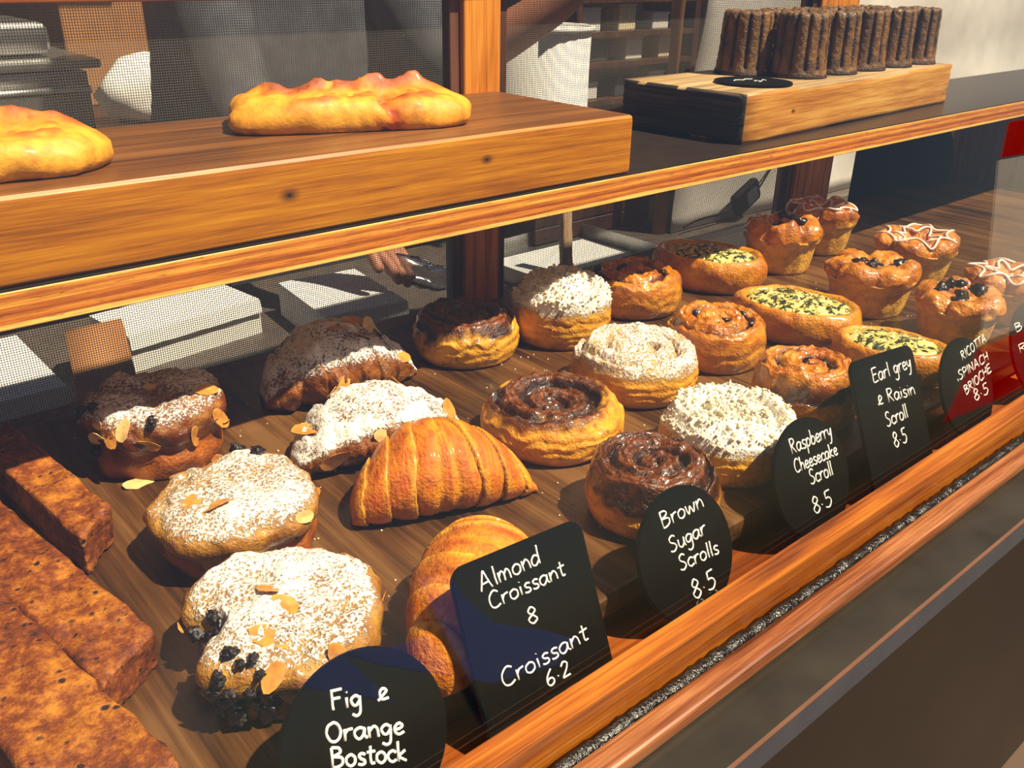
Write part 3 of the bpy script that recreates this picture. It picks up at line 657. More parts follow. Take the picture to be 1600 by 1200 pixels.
def croissant(label, x, y, Lc, Rm, rz, seed, plainc=True, bend=.012, hsq=.85, name='croissant', nflake=0, group=None, powlev=.55, dark=0.0, wsq=1.0):
    t = thing(name, (x, y, 0), label, 'pastry', group, rz)
    Mt, N = 170, 56; tt = np.linspace(-.995, .995, Mt); T = np.repeat(tt, N); an = np.tile(np.arange(N) / N * 2*np.pi, Mt)
    P = np.stack([T * 3, np.cos(an), np.sin(an)], 1)
    Ts = T + .03 + .10 * np.cos(an) * np.sign(T) + .09 * (fbm(P, 1.3, seed) - .5)
    at = np.abs(Ts); bnd = np.array([0, .24, .52, .76, 1.2]); k = np.clip(np.searchsorted(bnd, at, 'right') - 1, 0, 3); fr = (at - bnd[k]) / (bnd[k+1] - bnd[k])
    env = np.clip(1 - np.abs(T + .06) ** 1.9, 0, 1) ** .80 * .84 + .16 * np.sqrt(np.clip(1 - np.abs(T) ** 14, 0, 1))
    stp = .10 * np.where(k == 0, 0.25, (1 - fr) ** 1.2) - .03 * np.exp(-((1 - fr) / .10) ** 2)
    if not plainc: stp = stp * .8
    r = Rm * env * (1 + stp + .05 * np.sin(np.pi * np.clip(fr, 0, 1)))
    r = r * (1 + (.08 if plainc else .42) * (fbm(P, 1.7, seed + 4) - .5) + (.014 if plainc else .02) * (fbm(P * np.array([14, 1, 1]), 1.5, seed + 5) - .5) * 2)
    yy = r * np.cos(an) * wsq; zc = r * np.sin(an) * hsq
    X = T * Lc / 2; bendy = -bend * np.abs(T) ** 2; lift = Rm * hsq * .80 * env ** .8
    V = np.stack([X, yy + bendy, zc + lift], 1); V[:, 2] = np.maximum(V[:, 2], 0.0)
    V[:, 2] -= 0
    lines = fbm(P * np.array([26, .8, .8]), 1.0, seed + 6); nz = fbm(P, 2.0, seed + 7); n2 = fbm(P * np.array([3, 3, 3]), 2, seed + 9)
    c = mix(np.tile(H3('f0a030'), (len(V), 1)), H3('c8640e'), np.clip(np.sin(np.pi * np.clip(fr, 0, 1)) * .7 + 1.3 * (nz - .5), 0, 1))
    c = mix(c, H3('f2bb55'), np.clip(np.exp(-(fr / .16) ** 2) * (k > 0) * .8 + (lines - .55) * 1.6, 0, .85)); c = mix(c, H3('7c3208'), np.exp(-((1 - fr) / .07) ** 2) * .8); c = mix(c, H3('9c4208'), sstep(.55, .75, n2) * .5)
    powd = np.zeros(len(V)); gloss = np.full(len(V), .12)
    if not plainc:
        n3 = fbm(V, 90, seed + 20); up = np.sin(an)
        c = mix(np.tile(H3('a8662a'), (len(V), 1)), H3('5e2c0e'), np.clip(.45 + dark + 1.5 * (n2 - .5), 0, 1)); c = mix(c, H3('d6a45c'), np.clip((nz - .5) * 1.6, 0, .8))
        powd = sstep(-.15, .55, up) * (powlev + .45 * (n3 - .5)) ; gloss = np.clip(.5 - powd * .4, 0, 1)
        V = V + np.stack([0*n3, 0*n3, (n3 - .5) * .010 * sstep(0, .5, up)], 1)
    Fc = [(j*N+i, j*N+(i+1) % N, (j+1)*N+(i+1) % N, (j+1)*N+i) for j in range(Mt-1) for i in range(N)]
    Fc += [tuple(range(N-1, -1, -1)), tuple((Mt-1)*N+i for i in range(N))]
    o = mesh('dough', V, Fc, M['pastry'], t, attrs={'Col': c, 'Pow': powd, 'Gloss': gloss})
    class _B: pass
    b = _B(); b.V = V; buf = np.zeros(len(V)*3, np.float32); o.data.vertices.foreach_get('normal', buf); b.nrm = buf.reshape(-1, 3)
    if nflake:
        for i in pick(b, nflake, (np.sin(an) > -.1) & (np.abs(T) < .85), .012): stick(flake_mesh(random.randrange(9)), b, i, t, 'almond_flake', .0008, scale=random.uniform(.75, 1.15), tilt=.3)
    return t

def brioche(label, x, y, R, h, rz, seed, raisins=True, icing=False, group=None):
    t = thing('brioche_bun', (x, y, 0), label, 'pastry', group, rz)
    prof = [(0, h*.86), (.25*R, h*.88), (.5*R, h*.97), (.78*R, h*1.0), (.97*R, h*.88), (1.0*R, h*.70), (.93*R, h*.58), (.90*R, h*.52), (.86*R, h*.3), (.80*R, h*.08), (.74*R, 0), (.4*R, 0), (0, 0)]
    b = Body(prof, 144, 84); P0 = b.xyz(); n1 = fbm(P0, 45, seed); n2 = fbm(P0, 140, seed + 1); zc = b.z / h
    nl = 6; lob = np.abs(np.cos(b.th * nl / 2 + seed)) ** .6; hi = sstep(.56, .72, zc) * b.top
    r = b.r * (1 + hi * .16 * (lob - .6) * sstep(.25, .8, b.r / R) + .06 * (n1 - .5))
    z = b.z + hi * ((lob - .55) * .10 * h * sstep(.2, .7, b.r / R) + (n1 - .5) * .34 * h + (n2 - .5) * .10 * h)
    flu = np.cos(b.th * 12) * .012 * R * (1 - hi) * sstep(.02, .2, zc); r = r + flu; V = b.xyz(r, z)
    c = mix(np.tile(H3('f7c672'), (len(V), 1)), H3('e4a244'), np.clip(n1 * 1.1 - .1, 0, 1)); c = mix(c, H3('ecc98c'), np.exp(-((zc - .54) / .05) ** 2) * .6)
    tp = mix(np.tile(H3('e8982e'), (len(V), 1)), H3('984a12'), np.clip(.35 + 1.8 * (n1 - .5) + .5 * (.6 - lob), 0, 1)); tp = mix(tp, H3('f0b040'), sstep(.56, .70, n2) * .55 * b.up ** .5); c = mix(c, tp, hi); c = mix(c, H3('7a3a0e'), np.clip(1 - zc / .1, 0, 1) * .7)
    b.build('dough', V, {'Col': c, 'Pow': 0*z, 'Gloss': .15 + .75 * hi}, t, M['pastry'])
    pad = lambda a: np.concatenate([a, [0, 0]])
    up, rr, hh = pad(b.up), pad(b.r / R), pad(hi)
    if raisins:
        for i in pick(b, 7, (rr < .62) & (hh > .5), .011): stick(blob_mesh('big_raisin', .0066, random.randrange(5), M['raisin'], (1.1, .95, .7), .7), b, i, t, 'raisin', -.0005, scale=random.uniform(.7, 1.35))
    if icing:
        # looped white icing line around the petals
        def surf(th, rho):
            d = np.abs((b.th - th + np.pi) % (2*np.pi) - np.pi) * R * .6 + np.abs(b.r / R - rho) * R * 1.4 + (1 - b.top) * 9 + (hi < .5) * 5
            i = int(np.argmin(d)); return b.V[i] + b.nrm[i] * .0012
        for ring, amp_, base, nn in ((0, .16, .80, 7), (1, .14, .46, 6)):
            path = [surf(2*np.pi*q/110, base + amp_ * math.cos(nn * 2*np.pi*q/110 + seed + ring)) for q in range(110)]
            path = np.array(path)
            for _ in range(6): path = (np.roll(path, 1, 0) + 2 * path + np.roll(path, -1, 0)) / 4
            path[:, 2] += .0012
            tube('icing_line', path, .0016, M['icing'], t, 6, True)
    return t

def quiche(label, x, y, R, h, rz, seed, ell=(.8, 1.12), group=None):
    t = thing('spinach_brioche', (x, y, 0), label, 'pastry', group, rz)
    prof = [(0, h*.62), (.5*R, h*.62), (.70*R, h*.66), (.79*R, h*.92), (.88*R, h*.97), (.97*R, h*.80), (1.0*R, h*.52), (.96*R, h*.2), (.84*R, 0), (.4*R, 0), (0, 0)]
    b = Body(prof, 128, 64, ell=ell); P0 = b.xyz(); n1 = fbm(P0, 40, seed); n2 = fbm(P0, 130, seed + 1)
    r = b.r * (1 + .10 * (n1 - .5)); z = b.z + b.top * ((n1 - .5) * .18 * h + (n2 - .5) * .03 * h); V = b.xyz(r, z); zc = b.z / h
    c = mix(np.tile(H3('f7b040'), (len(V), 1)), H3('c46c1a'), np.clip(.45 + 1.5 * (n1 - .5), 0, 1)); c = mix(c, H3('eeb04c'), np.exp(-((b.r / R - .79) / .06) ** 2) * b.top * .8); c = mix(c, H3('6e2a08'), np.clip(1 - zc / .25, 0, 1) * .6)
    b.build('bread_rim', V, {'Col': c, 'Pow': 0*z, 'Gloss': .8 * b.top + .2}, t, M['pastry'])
    pr = [(0, h*1.02), (.4*R, h*1.0), (.68*R, h*.93), (.80*R, h*.80), (.78*R, h*.66), (.5*R, h*.6), (0, h*.6)]
    f = Body(pr, 96, 40, ell=ell); Q0 = f.xyz(); m1 = fbm(Q0, 130, seed + 4); m2 = fbm(Q0, 380, seed + 5); zf = f.z + f.top * ((m1 - .5) * .16 * h + (m2 - .5) * .10 * h)
    f.build('spinach_filling', f.xyz(f.r * (1 + .10 * (m1 - .5)), zf), {'Pow': 0*zf}, t, M['spinach']); f.obj['label'] = 'creamy yellow filling flecked with dark green spinach'
    return t

def calzone(label, x, y, rx, ry, h, rz, seed, zbase, sauce=0.0):
    t = thing('calzone', (x, y, zbase), label, 'pastry', 'calzones on the plank', rz)
    prof = [(0, h*.78), (.3, h*.79), (.55, h*.78), (.76, h*.76), (.91, h*.64), (1.0, h*.38), (.98, h*.12), (.88, 0), (.4, 0), (0, 0)]
    b = Body(prof, 220, 100, ell=(rx, ry)); P0 = b.xyz(); n1 = fbm(P0, 24, seed); n2 = fbm(P0, 62, seed + 1); n3 = fbm(P0, 210, seed + 2)
    xl = b.r * np.cos(b.th); yl = b.r * np.sin(b.th)
    edge = yl - .10 - .45 * (n1 - .5) - .18 * (n2 - .5)                     # torn edge of the folded-over flap
    flap = sstep(.10, -.06, edge)                                             # 1 on the front flap, 0 on the filling behind it
    crest = np.exp(-(edge / .16) ** 2) * sstep(1.0, .55, b.r)
    sq = 1 - .06 * np.cos(4 * b.th) + .03 * np.cos(3 * b.th + 1); fold = np.exp(-((xl - sauce - .25 * (n2 - .5)) / .09) ** 2) * sstep(.15, -.5, yl)
    inner = sstep(.98, .6, b.r) * b.top
    z = b.z + inner * (crest * (.30 + 1.1 * (n1 - .5)) * h - (1 - flap) * .22 * h + (n1 - .5) * .40 * h + (n2 - .5) * .42 * h * sstep(.1, .6, inner)) + b.top * (n3 - .5) * .02 * h
    r = b.r * sq * (1 + .22 * (n1 - .5) + .05 * (n2 - .5) - .07 * fold); z = z - fold * .16 * h * b.top
    V = b.xyz(r, z); c = mix(np.tile(H3('f2b85a'), (len(V), 1)), H3('d8902c'), np.clip(.45 + 1.8 * (n1 - .5), 0, 1))
    fill = np.clip((1 - flap) * inner, 0, 1); bake = np.clip(crest * (.35 + 2.6 * (n2 - .42)), 0, 1) * inner
    c = mix(c, mix(np.tile(H3('c0540e'), (len(V), 1)), H3('6a260a'), np.clip(.3 + 2.6 * (n2 - .5), 0, 1)), fill * .9); c = mix(c, H3('8a3c0c'), bake * .9); c = mix(c, H3('a04c12'), np.clip(crest * 1.6, 0, .95) * sstep(.30, .50, n2) * sstep(0, .5, inner)); c = mix(c, H3('b8621a'), sstep(.46, .62, n2) * sstep(0, .4, inner) * .8); c = mix(c, H3('7a340c'), sstep(.60, .70, n2 + .10 * crest) * inner * .6)
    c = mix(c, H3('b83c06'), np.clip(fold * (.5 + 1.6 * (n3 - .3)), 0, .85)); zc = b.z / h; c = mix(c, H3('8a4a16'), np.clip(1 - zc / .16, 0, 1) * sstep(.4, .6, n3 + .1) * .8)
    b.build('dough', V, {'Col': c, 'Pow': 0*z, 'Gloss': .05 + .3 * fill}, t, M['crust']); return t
# ------------------------------------------------------------------ the pastries, row by row
R_BO = 'fig and orange bostocks'
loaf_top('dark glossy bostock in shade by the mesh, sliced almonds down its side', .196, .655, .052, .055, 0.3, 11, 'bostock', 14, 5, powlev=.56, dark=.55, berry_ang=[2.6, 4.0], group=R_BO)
loaf_top('flat round bostock thick with icing sugar, one dark berry near its rim', .191, .502, .054, .042, 0.0, 12, 'bostock', 10, 3, powlev=.56, berry_ang=[0.9], group=R_BO)
loaf_top('sugary bostock with dark fig spilling from its side, behind the fig sign', .160, .378, .055, .044, 0.0, 13, 'bostock', 12, 26, notch=[(2.9, .30, .38)], powlev=.60, berry_ang=[2.9, 3.9], group=R_BO)
R_AC = 'almond croissants'
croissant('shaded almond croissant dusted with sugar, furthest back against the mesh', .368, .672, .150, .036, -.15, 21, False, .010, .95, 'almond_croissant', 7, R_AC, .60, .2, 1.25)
croissant('sunlit almond croissant white with sugar, behind the plain croissant', .336, .560, .150, .032, -.10, 22, False, .012, .85, 'almond_croissant', 10, R_AC, .66, 0, 1.2)
croissant('plain golden croissant lying crosswise in the open', .332, .464, .140, .037, -.38, 23, True, .020, .85, group='plain croissants')
croissant('plain croissant half hidden behind the almond croissant sign', .270, .340, .146, .035, .72, 24, True, -.010, .88, group='plain croissants')
R_BS = 'brown sugar scrolls'
scroll('dark caramel scroll at the back beside the orange post', .511, .666, .053, .040, 1.0, 'dark', 31, 2.7, R_BS)
scroll('dark caramel scroll in the middle, golden rim around a dark hollow', .458, .480, .060, .034, 2.0, 'dark', 32, 2.5, R_BS, deep=1.3, cov0=.17, dip=.16)
scroll('dark caramel scroll at the front behind the brown sugar sign', .436, .350, .047, .042, 0.2, 'dark', 33, 2.6, R_BS)
R_RC = 'raspberry cheesecake scrolls'
scroll('tall domed crumble scroll in half shade at the back', .618, .640, .052, .056, .5, 'crumb', 41, 2.0, R_RC, pale=-.08, dip=-.22)
scroll('sugar-dusted scroll with bare swirled layers in the middle row', .585, .502, .058, .040, 3.6, 'crumbless', 42, 2.6, R_RC, deep=1.2)
scroll('crumble-topped sugary scroll at the front behind the raspberry sign', .541, .364, .054, .042, 1.2, 'crumb', 43, 2.0, R_RC)
R_ER = 'earl grey raisin scrolls'
scroll('glazed raisin scroll at the back with a dark sticky centre', .743, .650, .053, .042, .4, 'raisin', 51, 2.0, R_ER)
scroll('glazed raisin scroll in the middle row beside the spinach brioche', .697, .498, .050, .042, 2.2, 'raisin', 52, 2.3, R_ER)
scroll('glazed raisin scroll at the front behind the earl grey sign', .660, .368, .046, .048, 4.0, 'raisin', 53, 2.1, R_ER)
R_SB = 'ricotta spinach brioches'
quiche('spinach brioche at the back, its dark green filling in shade', .882, .652, .064, .042, .35, 61, group=R_SB)
quiche('spinach brioche in the middle row, its yellow green filling sunlit', .823, .487, .063, .038, .35, 62, group=R_SB)
quiche('spinach brioche at the front, mostly behind the earl grey sign', .806, .368, .050, .034, .35, 63, group=R_SB)
R_BB = 'tall brioche buns'
brioche('tall brioche bun with dark raisins at the back, in front of the iced bun', 1.008, .634, .049, .062, .2, 71, True, False, R_BB)
brioche('iced brioche bun furthest back, against the black board', 1.122, .648, .046, .062, .9, 72, False, True, R_BB)
brioche('tall brioche bun with large black raisins in the middle row', .955, .478, .050, .058, 1.4, 73, True, False, R_BB)
brioche('iced petal-topped brioche bun behind the one with black raisins', 1.112, .506, .050, .054, 2.0, 74, False, True, R_BB)
brioche('raisin brioche bun at the front beside the ricotta sign', .945, .370, .043, .052, .5, 75, True, False, R_BB)
brioche('iced brioche bun at the right edge of the photo', 1.052, .366, .044, .054, 1.1, 76, False, True, R_BB)

# loaf-cake bars at the left, ends cut askew
def bar(label, P, u, ln, th, seed):
    P = [Vector((p[0], p[1])) for p in P]; u = Vector(u).normalized(); a, b = P      # a right, b left corner of the near end
    c = (a + b) / 2; bm = bmesh.new(); bmesh.ops.create_cube(bm, size=2); bmesh.ops.subdivide_edges(bm, edges=bm.edges[:], cuts=34, use_grid_fill=True)
    half = np.array([(a - b).length / 2, ln / 2, th / 2]); rr_ = .004; P = np.array([v.co for v in bm.verts])
    P = np.sign(P) * np.abs(P) ** .8 * half; Q = np.clip(P, -half + rr_, half - rr_); D = P - Q; dl = np.linalg.norm(D, axis=1, keepdims=True); P = Q + D / np.maximum(dl, 1e-9) * np.minimum(dl, rr_)
    nn_ = np.where(dl > 1e-9, D / np.maximum(dl, 1e-9), 0); w3 = np.array([1, 1, 1]); dis = (fbm(P, 70, seed) - .5) * .006 + (fbm(P, 220, seed + 1) - .5) * .003; P = P + nn_ * dis[:, None]
    ex = (a - b).normalized(); X = P[:, :1] * np.array([[ex.x, ex.y]]) + (P[:, 1:2] + half[1]) * np.array([[u.x, u.y]]); Z = np.maximum(P[:, 2] + half[2], 0)
    for v, x_, z_ in zip(bm.verts, X, Z): v.co = (x_[0], x_[1], z_)
    o = bm_obj('loaf_cake_bar', bm, M['cake'], None, True, loc=(c.x, c.y, 0)); return tag(o, label, 'cake', 'loaf cake bars')
bar('dark cake bar furthest back by the mesh, half in shadow', [(.126, .552), (.098, .524)], (-.12, .99), .175, .030, 81)
bar('porous orange-brown cake bar between the other two bars', [(.105, .420), (.068, .392)], (-.17, .985), .205, .026, 82)
bar('wide orange cake bar nearest the camera at the lower left', [(.080, .312), (.030, .312)], (-.17, .985), .205, .033, 83)

# on the planks
calzone('large folded calzone with charred crest on the middle of the plank', .405, .690, .108, .058, .035, -.36, 91, PL_T, .28)
calzone('golden calzone with red sauce at the left edge of the photo', .100, .675, .100, .064, .034, -.30, 95, PL_T, -.5)
def canele_mesh():
    R, h = .0365, .076
    prof = [(0, h*.90), (.3*R, h*.91), (.55*R, h*.98), (.74*R, h), (.84*R, h*.96), (.87*R, h*.86), (.90*R, h*.5), (.96*R, h*.12), (1.0*R, h*.04), (.97*R, 0), (.4*R, 0), (0, 0)]
    b = Body(prof, 180, 72); P0 = b.xyz(); n1 = fbm(P0, 60, 5); n2 = fbm(P0, 260, 6); zc = b.z / h
    fl = np.abs(np.sin(b.th * 6)); w_ = sstep(.05, .16, zc) * sstep(.35, .7, b.r / R) * b.top + (1 - b.top) * 0
    w_ = sstep(.07, .16, zc) * sstep(.3, .72, b.r / R)
    r = b.r * (1 - w_ * .11 * (1 - fl) ** 2.0 + .05 * (n1 - .5) + .045 * (n2 - .5)); z = b.z + sstep(.85, 1, zc) * (n2 - .5) * .06 * h
    V = b.xyz(r, z); c = mix(np.tile(H3('8a6440'), (len(V), 1)), H3('2e1a10'), np.clip(.35 + 1.4 * (n1 - .5) + .9 * (1 - fl) ** 2 * w_ + .8 * (zc < .07), 0, 1)); c = mix(c, H3('a8794a'), np.clip((n2 - .58) * 3, 0, .6) * fl)
    o = b.build('fluted_cake', V, {'Col': c, 'Pow': 0*z, 'Gloss': .06 + 0*z}, None, M['pastry']); return o
c0 = canele_mesh(); first = True
NAMES = ['first', 'second', 'third', 'fourth', 'fifth']
for row, yy in ((0, .680), (1, .744)):
    for q in range(5):
        o = c0 if first else c0.copy()
        if not first: COL.objects.link(o)
        first = False
        xx = 1.058 + .0775 * q - row * .035
        o.location = (xx, yy + (xx - 1.1) * math.tan(PANG) * .6 - (0.004 if row else 0), PL_T); o.rotation_euler = (0, 0, random.uniform(0, 6.28))
        tag(o, f'dark brown fluted cake, {NAMES[q]} from the left in the {"back" if row else "front"} row on the pale plank', 'cake', 'fluted cakes on the plank')
dc = thing('round_price_sign', (.945, .664, PL_T), 'round black sign lying flat on the pale plank', 'price sign')
prism('sign_board', circle_pts((0, 0), .046), .003, M['black'], dc, Matrix.Translation((0, 0, .003)), .0006)
for sx in ([(-.022, .012), (-.012, .016), (-.004, .011), (.004, .015), (.012, .010)], [(-.004, -.006), (.001, -.001), (.003, -.007), (-.002, -.010), (.006, -.008)], [(.012, -.004), (.018, -.001), (.016, -.007)]):
    tube('chalk_mark', [(p[0], p[1], .0032) for p in crom(sx, 5)], .0006, M['chalk'], dc, 5)
# stray crumbs and almond flakes on the board
def on_board(px, py): p = onz(px, py, 0); return (p.x, p.y)
k = 0
for (px, py) in ((215, 757), (297, 700), (350, 742)):
    x, y = on_board(px, py); o = bpy.data.objects.new('almond_flake', flake_mesh(k)); COL.objects.link(o); o.location = (x, y, .0012); o.rotation_euler = (.15, .1, k * 1.7); k += 1
    tag(o, ['small loose almond flake on the board below the dark bostock', 'loose almond flake lying against the dark bostock', 'loose almond flake right of the dark bostock'][k-1], 'almond flake', 'loose almond flakes')
V, Fc = [], []
bm = bmesh.new(); bmesh.ops.create_icosphere(bm, subdivisions=1, radius=1); bv = np.array([v.co for v in bm.verts]); bf = [tuple(v.index for v in f.verts) for f in bm.faces]; bm.free()
for i in range(420):
    x = RNG.uniform(.14, 1.0); y = RNG.uniform(.31, .75); r = RNG.uniform(.0003, .0009); n0 = len(V); q = bv * r * (1 + RNG.uniform(-.3, .3, (len(bv), 1))) + np.array([x, y, r * .6]); V += [tuple(a_) for a_ in q]; Fc += [tuple(j + n0 for j in f) for f in bf]
o = mesh('pastry_crumbs', V, Fc, M['crumb']); tag(o, 'tiny pale crumbs scattered over the serving board', 'crumbs', kind='stuff')
# ------------------------------------------------------------------ behind the screen
CT = -0.130                    # rear bench, lower than the case floor
bn = thing('rear_bench', (.9, 1.1, -.95), 'low grey-brown bench behind the case holding the white cake boxes', 'bench'); L_ = -bn.location
box('bench_top', -.6, 3.2, .845, 1.36, CT - .03, CT, M['bench'], bn, .002, 1, loc=L_)
for x in (-.5, .6, 1.8, 3.1): box('bench_leg', x, x + .05, 1.28, 1.33, -.95, CT - .03, M['dark_wood'], bn, loc=L_); box('bench_leg', x, x + .05, .86, .91, -.95, CT - .03, M['dark_wood'], bn, loc=L_)
def carton(label, x, y, w_, d_, h_, rz, lid=None, mat='white_box'):
    t = thing('takeaway_box', (x, y, CT), label, 'box', 'white cake boxes behind the mesh', rz)
    th = .0012
    box('base', 0, w_, 0, d_, 0, th, M[mat], t)
    box('side_wall', 0, w_, 0, th, th, h_, M[mat], t); box('side_wall', 0, w_, d_-th, d_, th, h_, M[mat], t)
    box('side_wall', 0, th, th, d_-th, th, h_, M[mat], t); box('side_wall', w_-th, w_, th, d_-th, th, h_, M[mat], t)
    l = box('lid', 0, w_, -d_, 0, 0, th, M[mat], t); l.location = (0, d_, h_); l.rotation_euler = (-math.radians(lid or 0), 0, 0)
    f = box('lid_flap', 0, w_, -.0012, 0, -.018, 0, M[mat], l); f.location = (0, -d_ - .0005, 0); f.rotation_euler = (math.radians(-12 if not lid else 25), 0, 0)
    return t
carton('white cake box at the far left behind the mesh', -.060, 1.012, .272, .195, .048, .02)
carton('long white cake box behind the dark bostock', .315, 1.115, .195, .105, .050, .14)
carton('bright white cake box with a raised front flap, behind the shaded almond croissant', .545, 1.02, .125, .17, .050, -.10)
# brown paper bag curled between the boxes
V, Fc = [], []
n = 24
for i in range(n + 1):
    q = i / n; p = (0.155 + .012 * math.sin(q * 3), .02 + .115 * q, .004 + .055 * math.sin(q * 2.6) ** 1.0)
    for x in (0, .055): V.append((x + .03 * q, p[1], p[2]))
for i in range(n): Fc.append((2*i, 2*i+1, 2*i+3, 2*i+2))
pb = mesh('paper_bag', V, Fc, M['carton'], None, loc=(.222, .99, CT)); pb.scale = (1.25, 1.45, 1.2); sm = pb.modifiers.new('thick', 'SOLIDIFY'); sm.thickness = .0012
tag(pb, 'curled brown paper bag between the white cake boxes', 'paper bag')

# the server behind the case
def skin_obj(name, joints, edges, mat, parent, loc, sub=2):
    keys = list(joints); me = bpy.data.meshes.new(name); L0 = Vector(loc)
    me.from_pydata([tuple(Vector(joints[k][0]) - L0) for k in keys], [(keys.index(a), keys.index(b)) for a, b in edges], [])
    o = bpy.data.objects.new(name, me); link(o, parent); me.materials.append(mat)
    s = o.modifiers.new('skin', 'SKIN'); s.use_smooth_shade = True
    for k, v in zip(keys, me.skin_vertices[0].data): r = joints[k][1]; v.radius = r if isinstance(r, tuple) else (r, r)
    me.skin_vertices[0].data[0].use_root = True
    o.modifiers.new('sub', 'SUBSURF').levels = sub; o.modifiers['sub'].render_levels = sub
    return o
PB = (.70, 1.50, -.95)
per = thing('person', PB, 'person in a charcoal jacket behind the mesh, one hand lowered over the boxes', 'person')
J = {'pelvis': ((.66, 1.35, -.02), (.15, .10)), 'waist': ((.66, 1.35, .12), (.14, .095)), 'chest': ((.66, 1.33, .33), (.17, .105)), 'neck': ((.635, 1.31, .49), .052), 'jaw': ((.64, 1.27, .55), (.062, .07)), 'crown': ((.64, 1.28, .65), (.072, .085)), 'top': ((.64, 1.29, .70), .045),
 'shl': ((.54, 1.33, .42), .060), 'ell': ((.535, 1.20, .17), .045), 'wrl': ((.565, 1.03, .075), .028), 'pal': ((.600, .975, .040), (.030, .016)),
 'shr': ((.80, 1.33, .42), .062), 'elr': ((.865, 1.17, .20), .047), 'wrr': ((.985, 1.03, .315), .030), 'par': ((1.015, 1.00, .365), (.030, .018)),
 'hl': ((.54, 1.35, -.10), .088), 'kl': ((.54, 1.33, -.50), .062), 'al': ((.54, 1.36, -.88), .042), 'fl': ((.53, 1.25, -.91), .038),
 'hr': ((.72, 1.35, -.10), .088), 'kr': ((.72, 1.33, -.50), .062), 'ar': ((.72, 1.36, -.88), .042), 'fr': ((.73, 1.25, -.91), .038)}
ED = [('pelvis', 'waist'), ('waist', 'chest'), ('chest', 'neck'), ('neck', 'jaw'), ('jaw', 'crown'), ('crown', 'top'), ('chest', 'shl'), ('shl', 'ell'), ('ell', 'wrl'), ('wrl', 'pal'), ('chest', 'shr'), ('shr', 'elr'), ('elr', 'wrr'), ('wrr', 'par'),
 ('pelvis', 'hl'), ('hl', 'kl'), ('kl', 'al'), ('al', 'fl'), ('pelvis', 'hr'), ('hr', 'kr'), ('kr', 'ar'), ('ar', 'fr')]
def _far(p): return (p[0] * 1.12, p[1] * 1.12, max(.36 + (p[2] - .36) * 1.12, -.91))
J = {k: (_far(p), tuple(x * 1.06 for x in r) if isinstance(r, tuple) else r * 1.06) for k, (p, r) in J.items()}
def fingers(pre, palm, fw, sd, cur):
    fw, sd, cur = Vector(fw).normalized(), Vector(sd).normalized(), Vector(cur).normalized(); p = Vector(J[palm][0])
    for k, (off, ln) in enumerate(((-.024, .030), (-.009, .036), (.007, .035), (.021, .028))):
        a = p + sd * off + fw * .022; b = a + fw * ln * .8 + cur * ln * .25; c = b + fw * ln * .25 + cur * ln * .75
        J[f'{pre}{k}a'] = (a, .010); J[f'{pre}{k}b'] = (b, .0088); J[f'{pre}{k}c'] = (c, .0072); ED.extend([(palm, f'{pre}{k}a'), (f'{pre}{k}a', f'{pre}{k}b'), (f'{pre}{k}b', f'{pre}{k}c')])
    a = p - sd * .030 + cur * .010; b = a - sd * .014 + fw * .026 + cur * .016
    J[pre + 'ta'] = (a, .0105); J[pre + 'tb'] = (b, .0085); ED.extend([(palm, pre + 'ta'), (pre + 'ta', pre + 'tb')])
fingers('l', 'pal', (.45, -.5, -.75), (.8, .5, .1), (.1, -.6, -.8)); fingers('r', 'par', (.3, -.3, .8), (.7, .6, 0), (.5, -.6, .1))
skin_obj('body', J, ED, M['skin'], per, PB)
CJ = {k: (J[k][0], tuple(x * 1.14 + .006 for x in (J[k][1] if isinstance(J[k][1], tuple) else (J[k][1],) * 2))) for k in ('pelvis', 'waist', 'chest', 'shl', 'ell', 'shr', 'elr', 'hl', 'kl', 'al', 'hr', 'kr', 'ar')}
CJ['chest'] = (J['chest'][0], (.21, .19)); CJ['waist'] = (J['waist'][0], (.20, .15)); CJ['collar'] = (_far((.633, 1.325, .455)), .072); CJ['cufl'] = (Vector(J['ell'][0]).lerp(Vector(J['wrl'][0]), .75), .042); CJ['cufr'] = (Vector(J['elr'][0]).lerp(Vector(J['wrr'][0]), .25), .050)
CE = [('pelvis', 'waist'), ('waist', 'chest'), ('chest', 'collar'), ('chest', 'shl'), ('shl', 'ell'), ('ell', 'cufl'), ('chest', 'shr'), ('shr', 'elr'), ('elr', 'cufr'), ('pelvis', 'hl'), ('hl', 'kl'), ('kl', 'al'), ('pelvis', 'hr'), ('hr', 'kr'), ('kr', 'ar')]
o = skin_obj('jacket_and_trousers', CJ, CE, M['jacket'], per, PB); o['label'] = 'charcoal work clothes'
bm = bmesh.new(); bmesh.ops.create_uvsphere(bm, u_segments=24, v_segments=16, radius=1)
for v in bm.verts: v.co = Vector((v.co.x * .088, v.co.y * .10 + .012, v.co.z * .085 + (0.02 if v.co.z > 0 else -.0)))
bm_obj('hair', bm, M['hair'], per, True, loc=Vector(_far((.64, 1.315, .665))) - Vector(PB))
# clear bag in the lowered hand
pts = [_far(p) for p in ((.605, .962, .006), (.628, .945, -.006), (.655, .930, -.020), (.690, .915, -.030))]
V, Fc = tube_geo(crom(pts, 5), [.006, .010, .014, .016, .018, .018, .020, .021, .021, .020, .020, .020, .018, .015, .012, .008], 14)
Vn = np.array([tuple(v) for v in V]); nz = (fbm(Vn, 110, 5) - .5) * .018; Vn = Vn + np.stack([nz, -nz, nz * .6], 1); o0 = np.array([.72, 1.04, CT])
o = mesh('plastic_bag', Vn - o0, Fc, M['clear'], None, loc=tuple(o0)); tag(o, 'crumpled clear plastic bag held in the lowered hand', 'plastic bag')

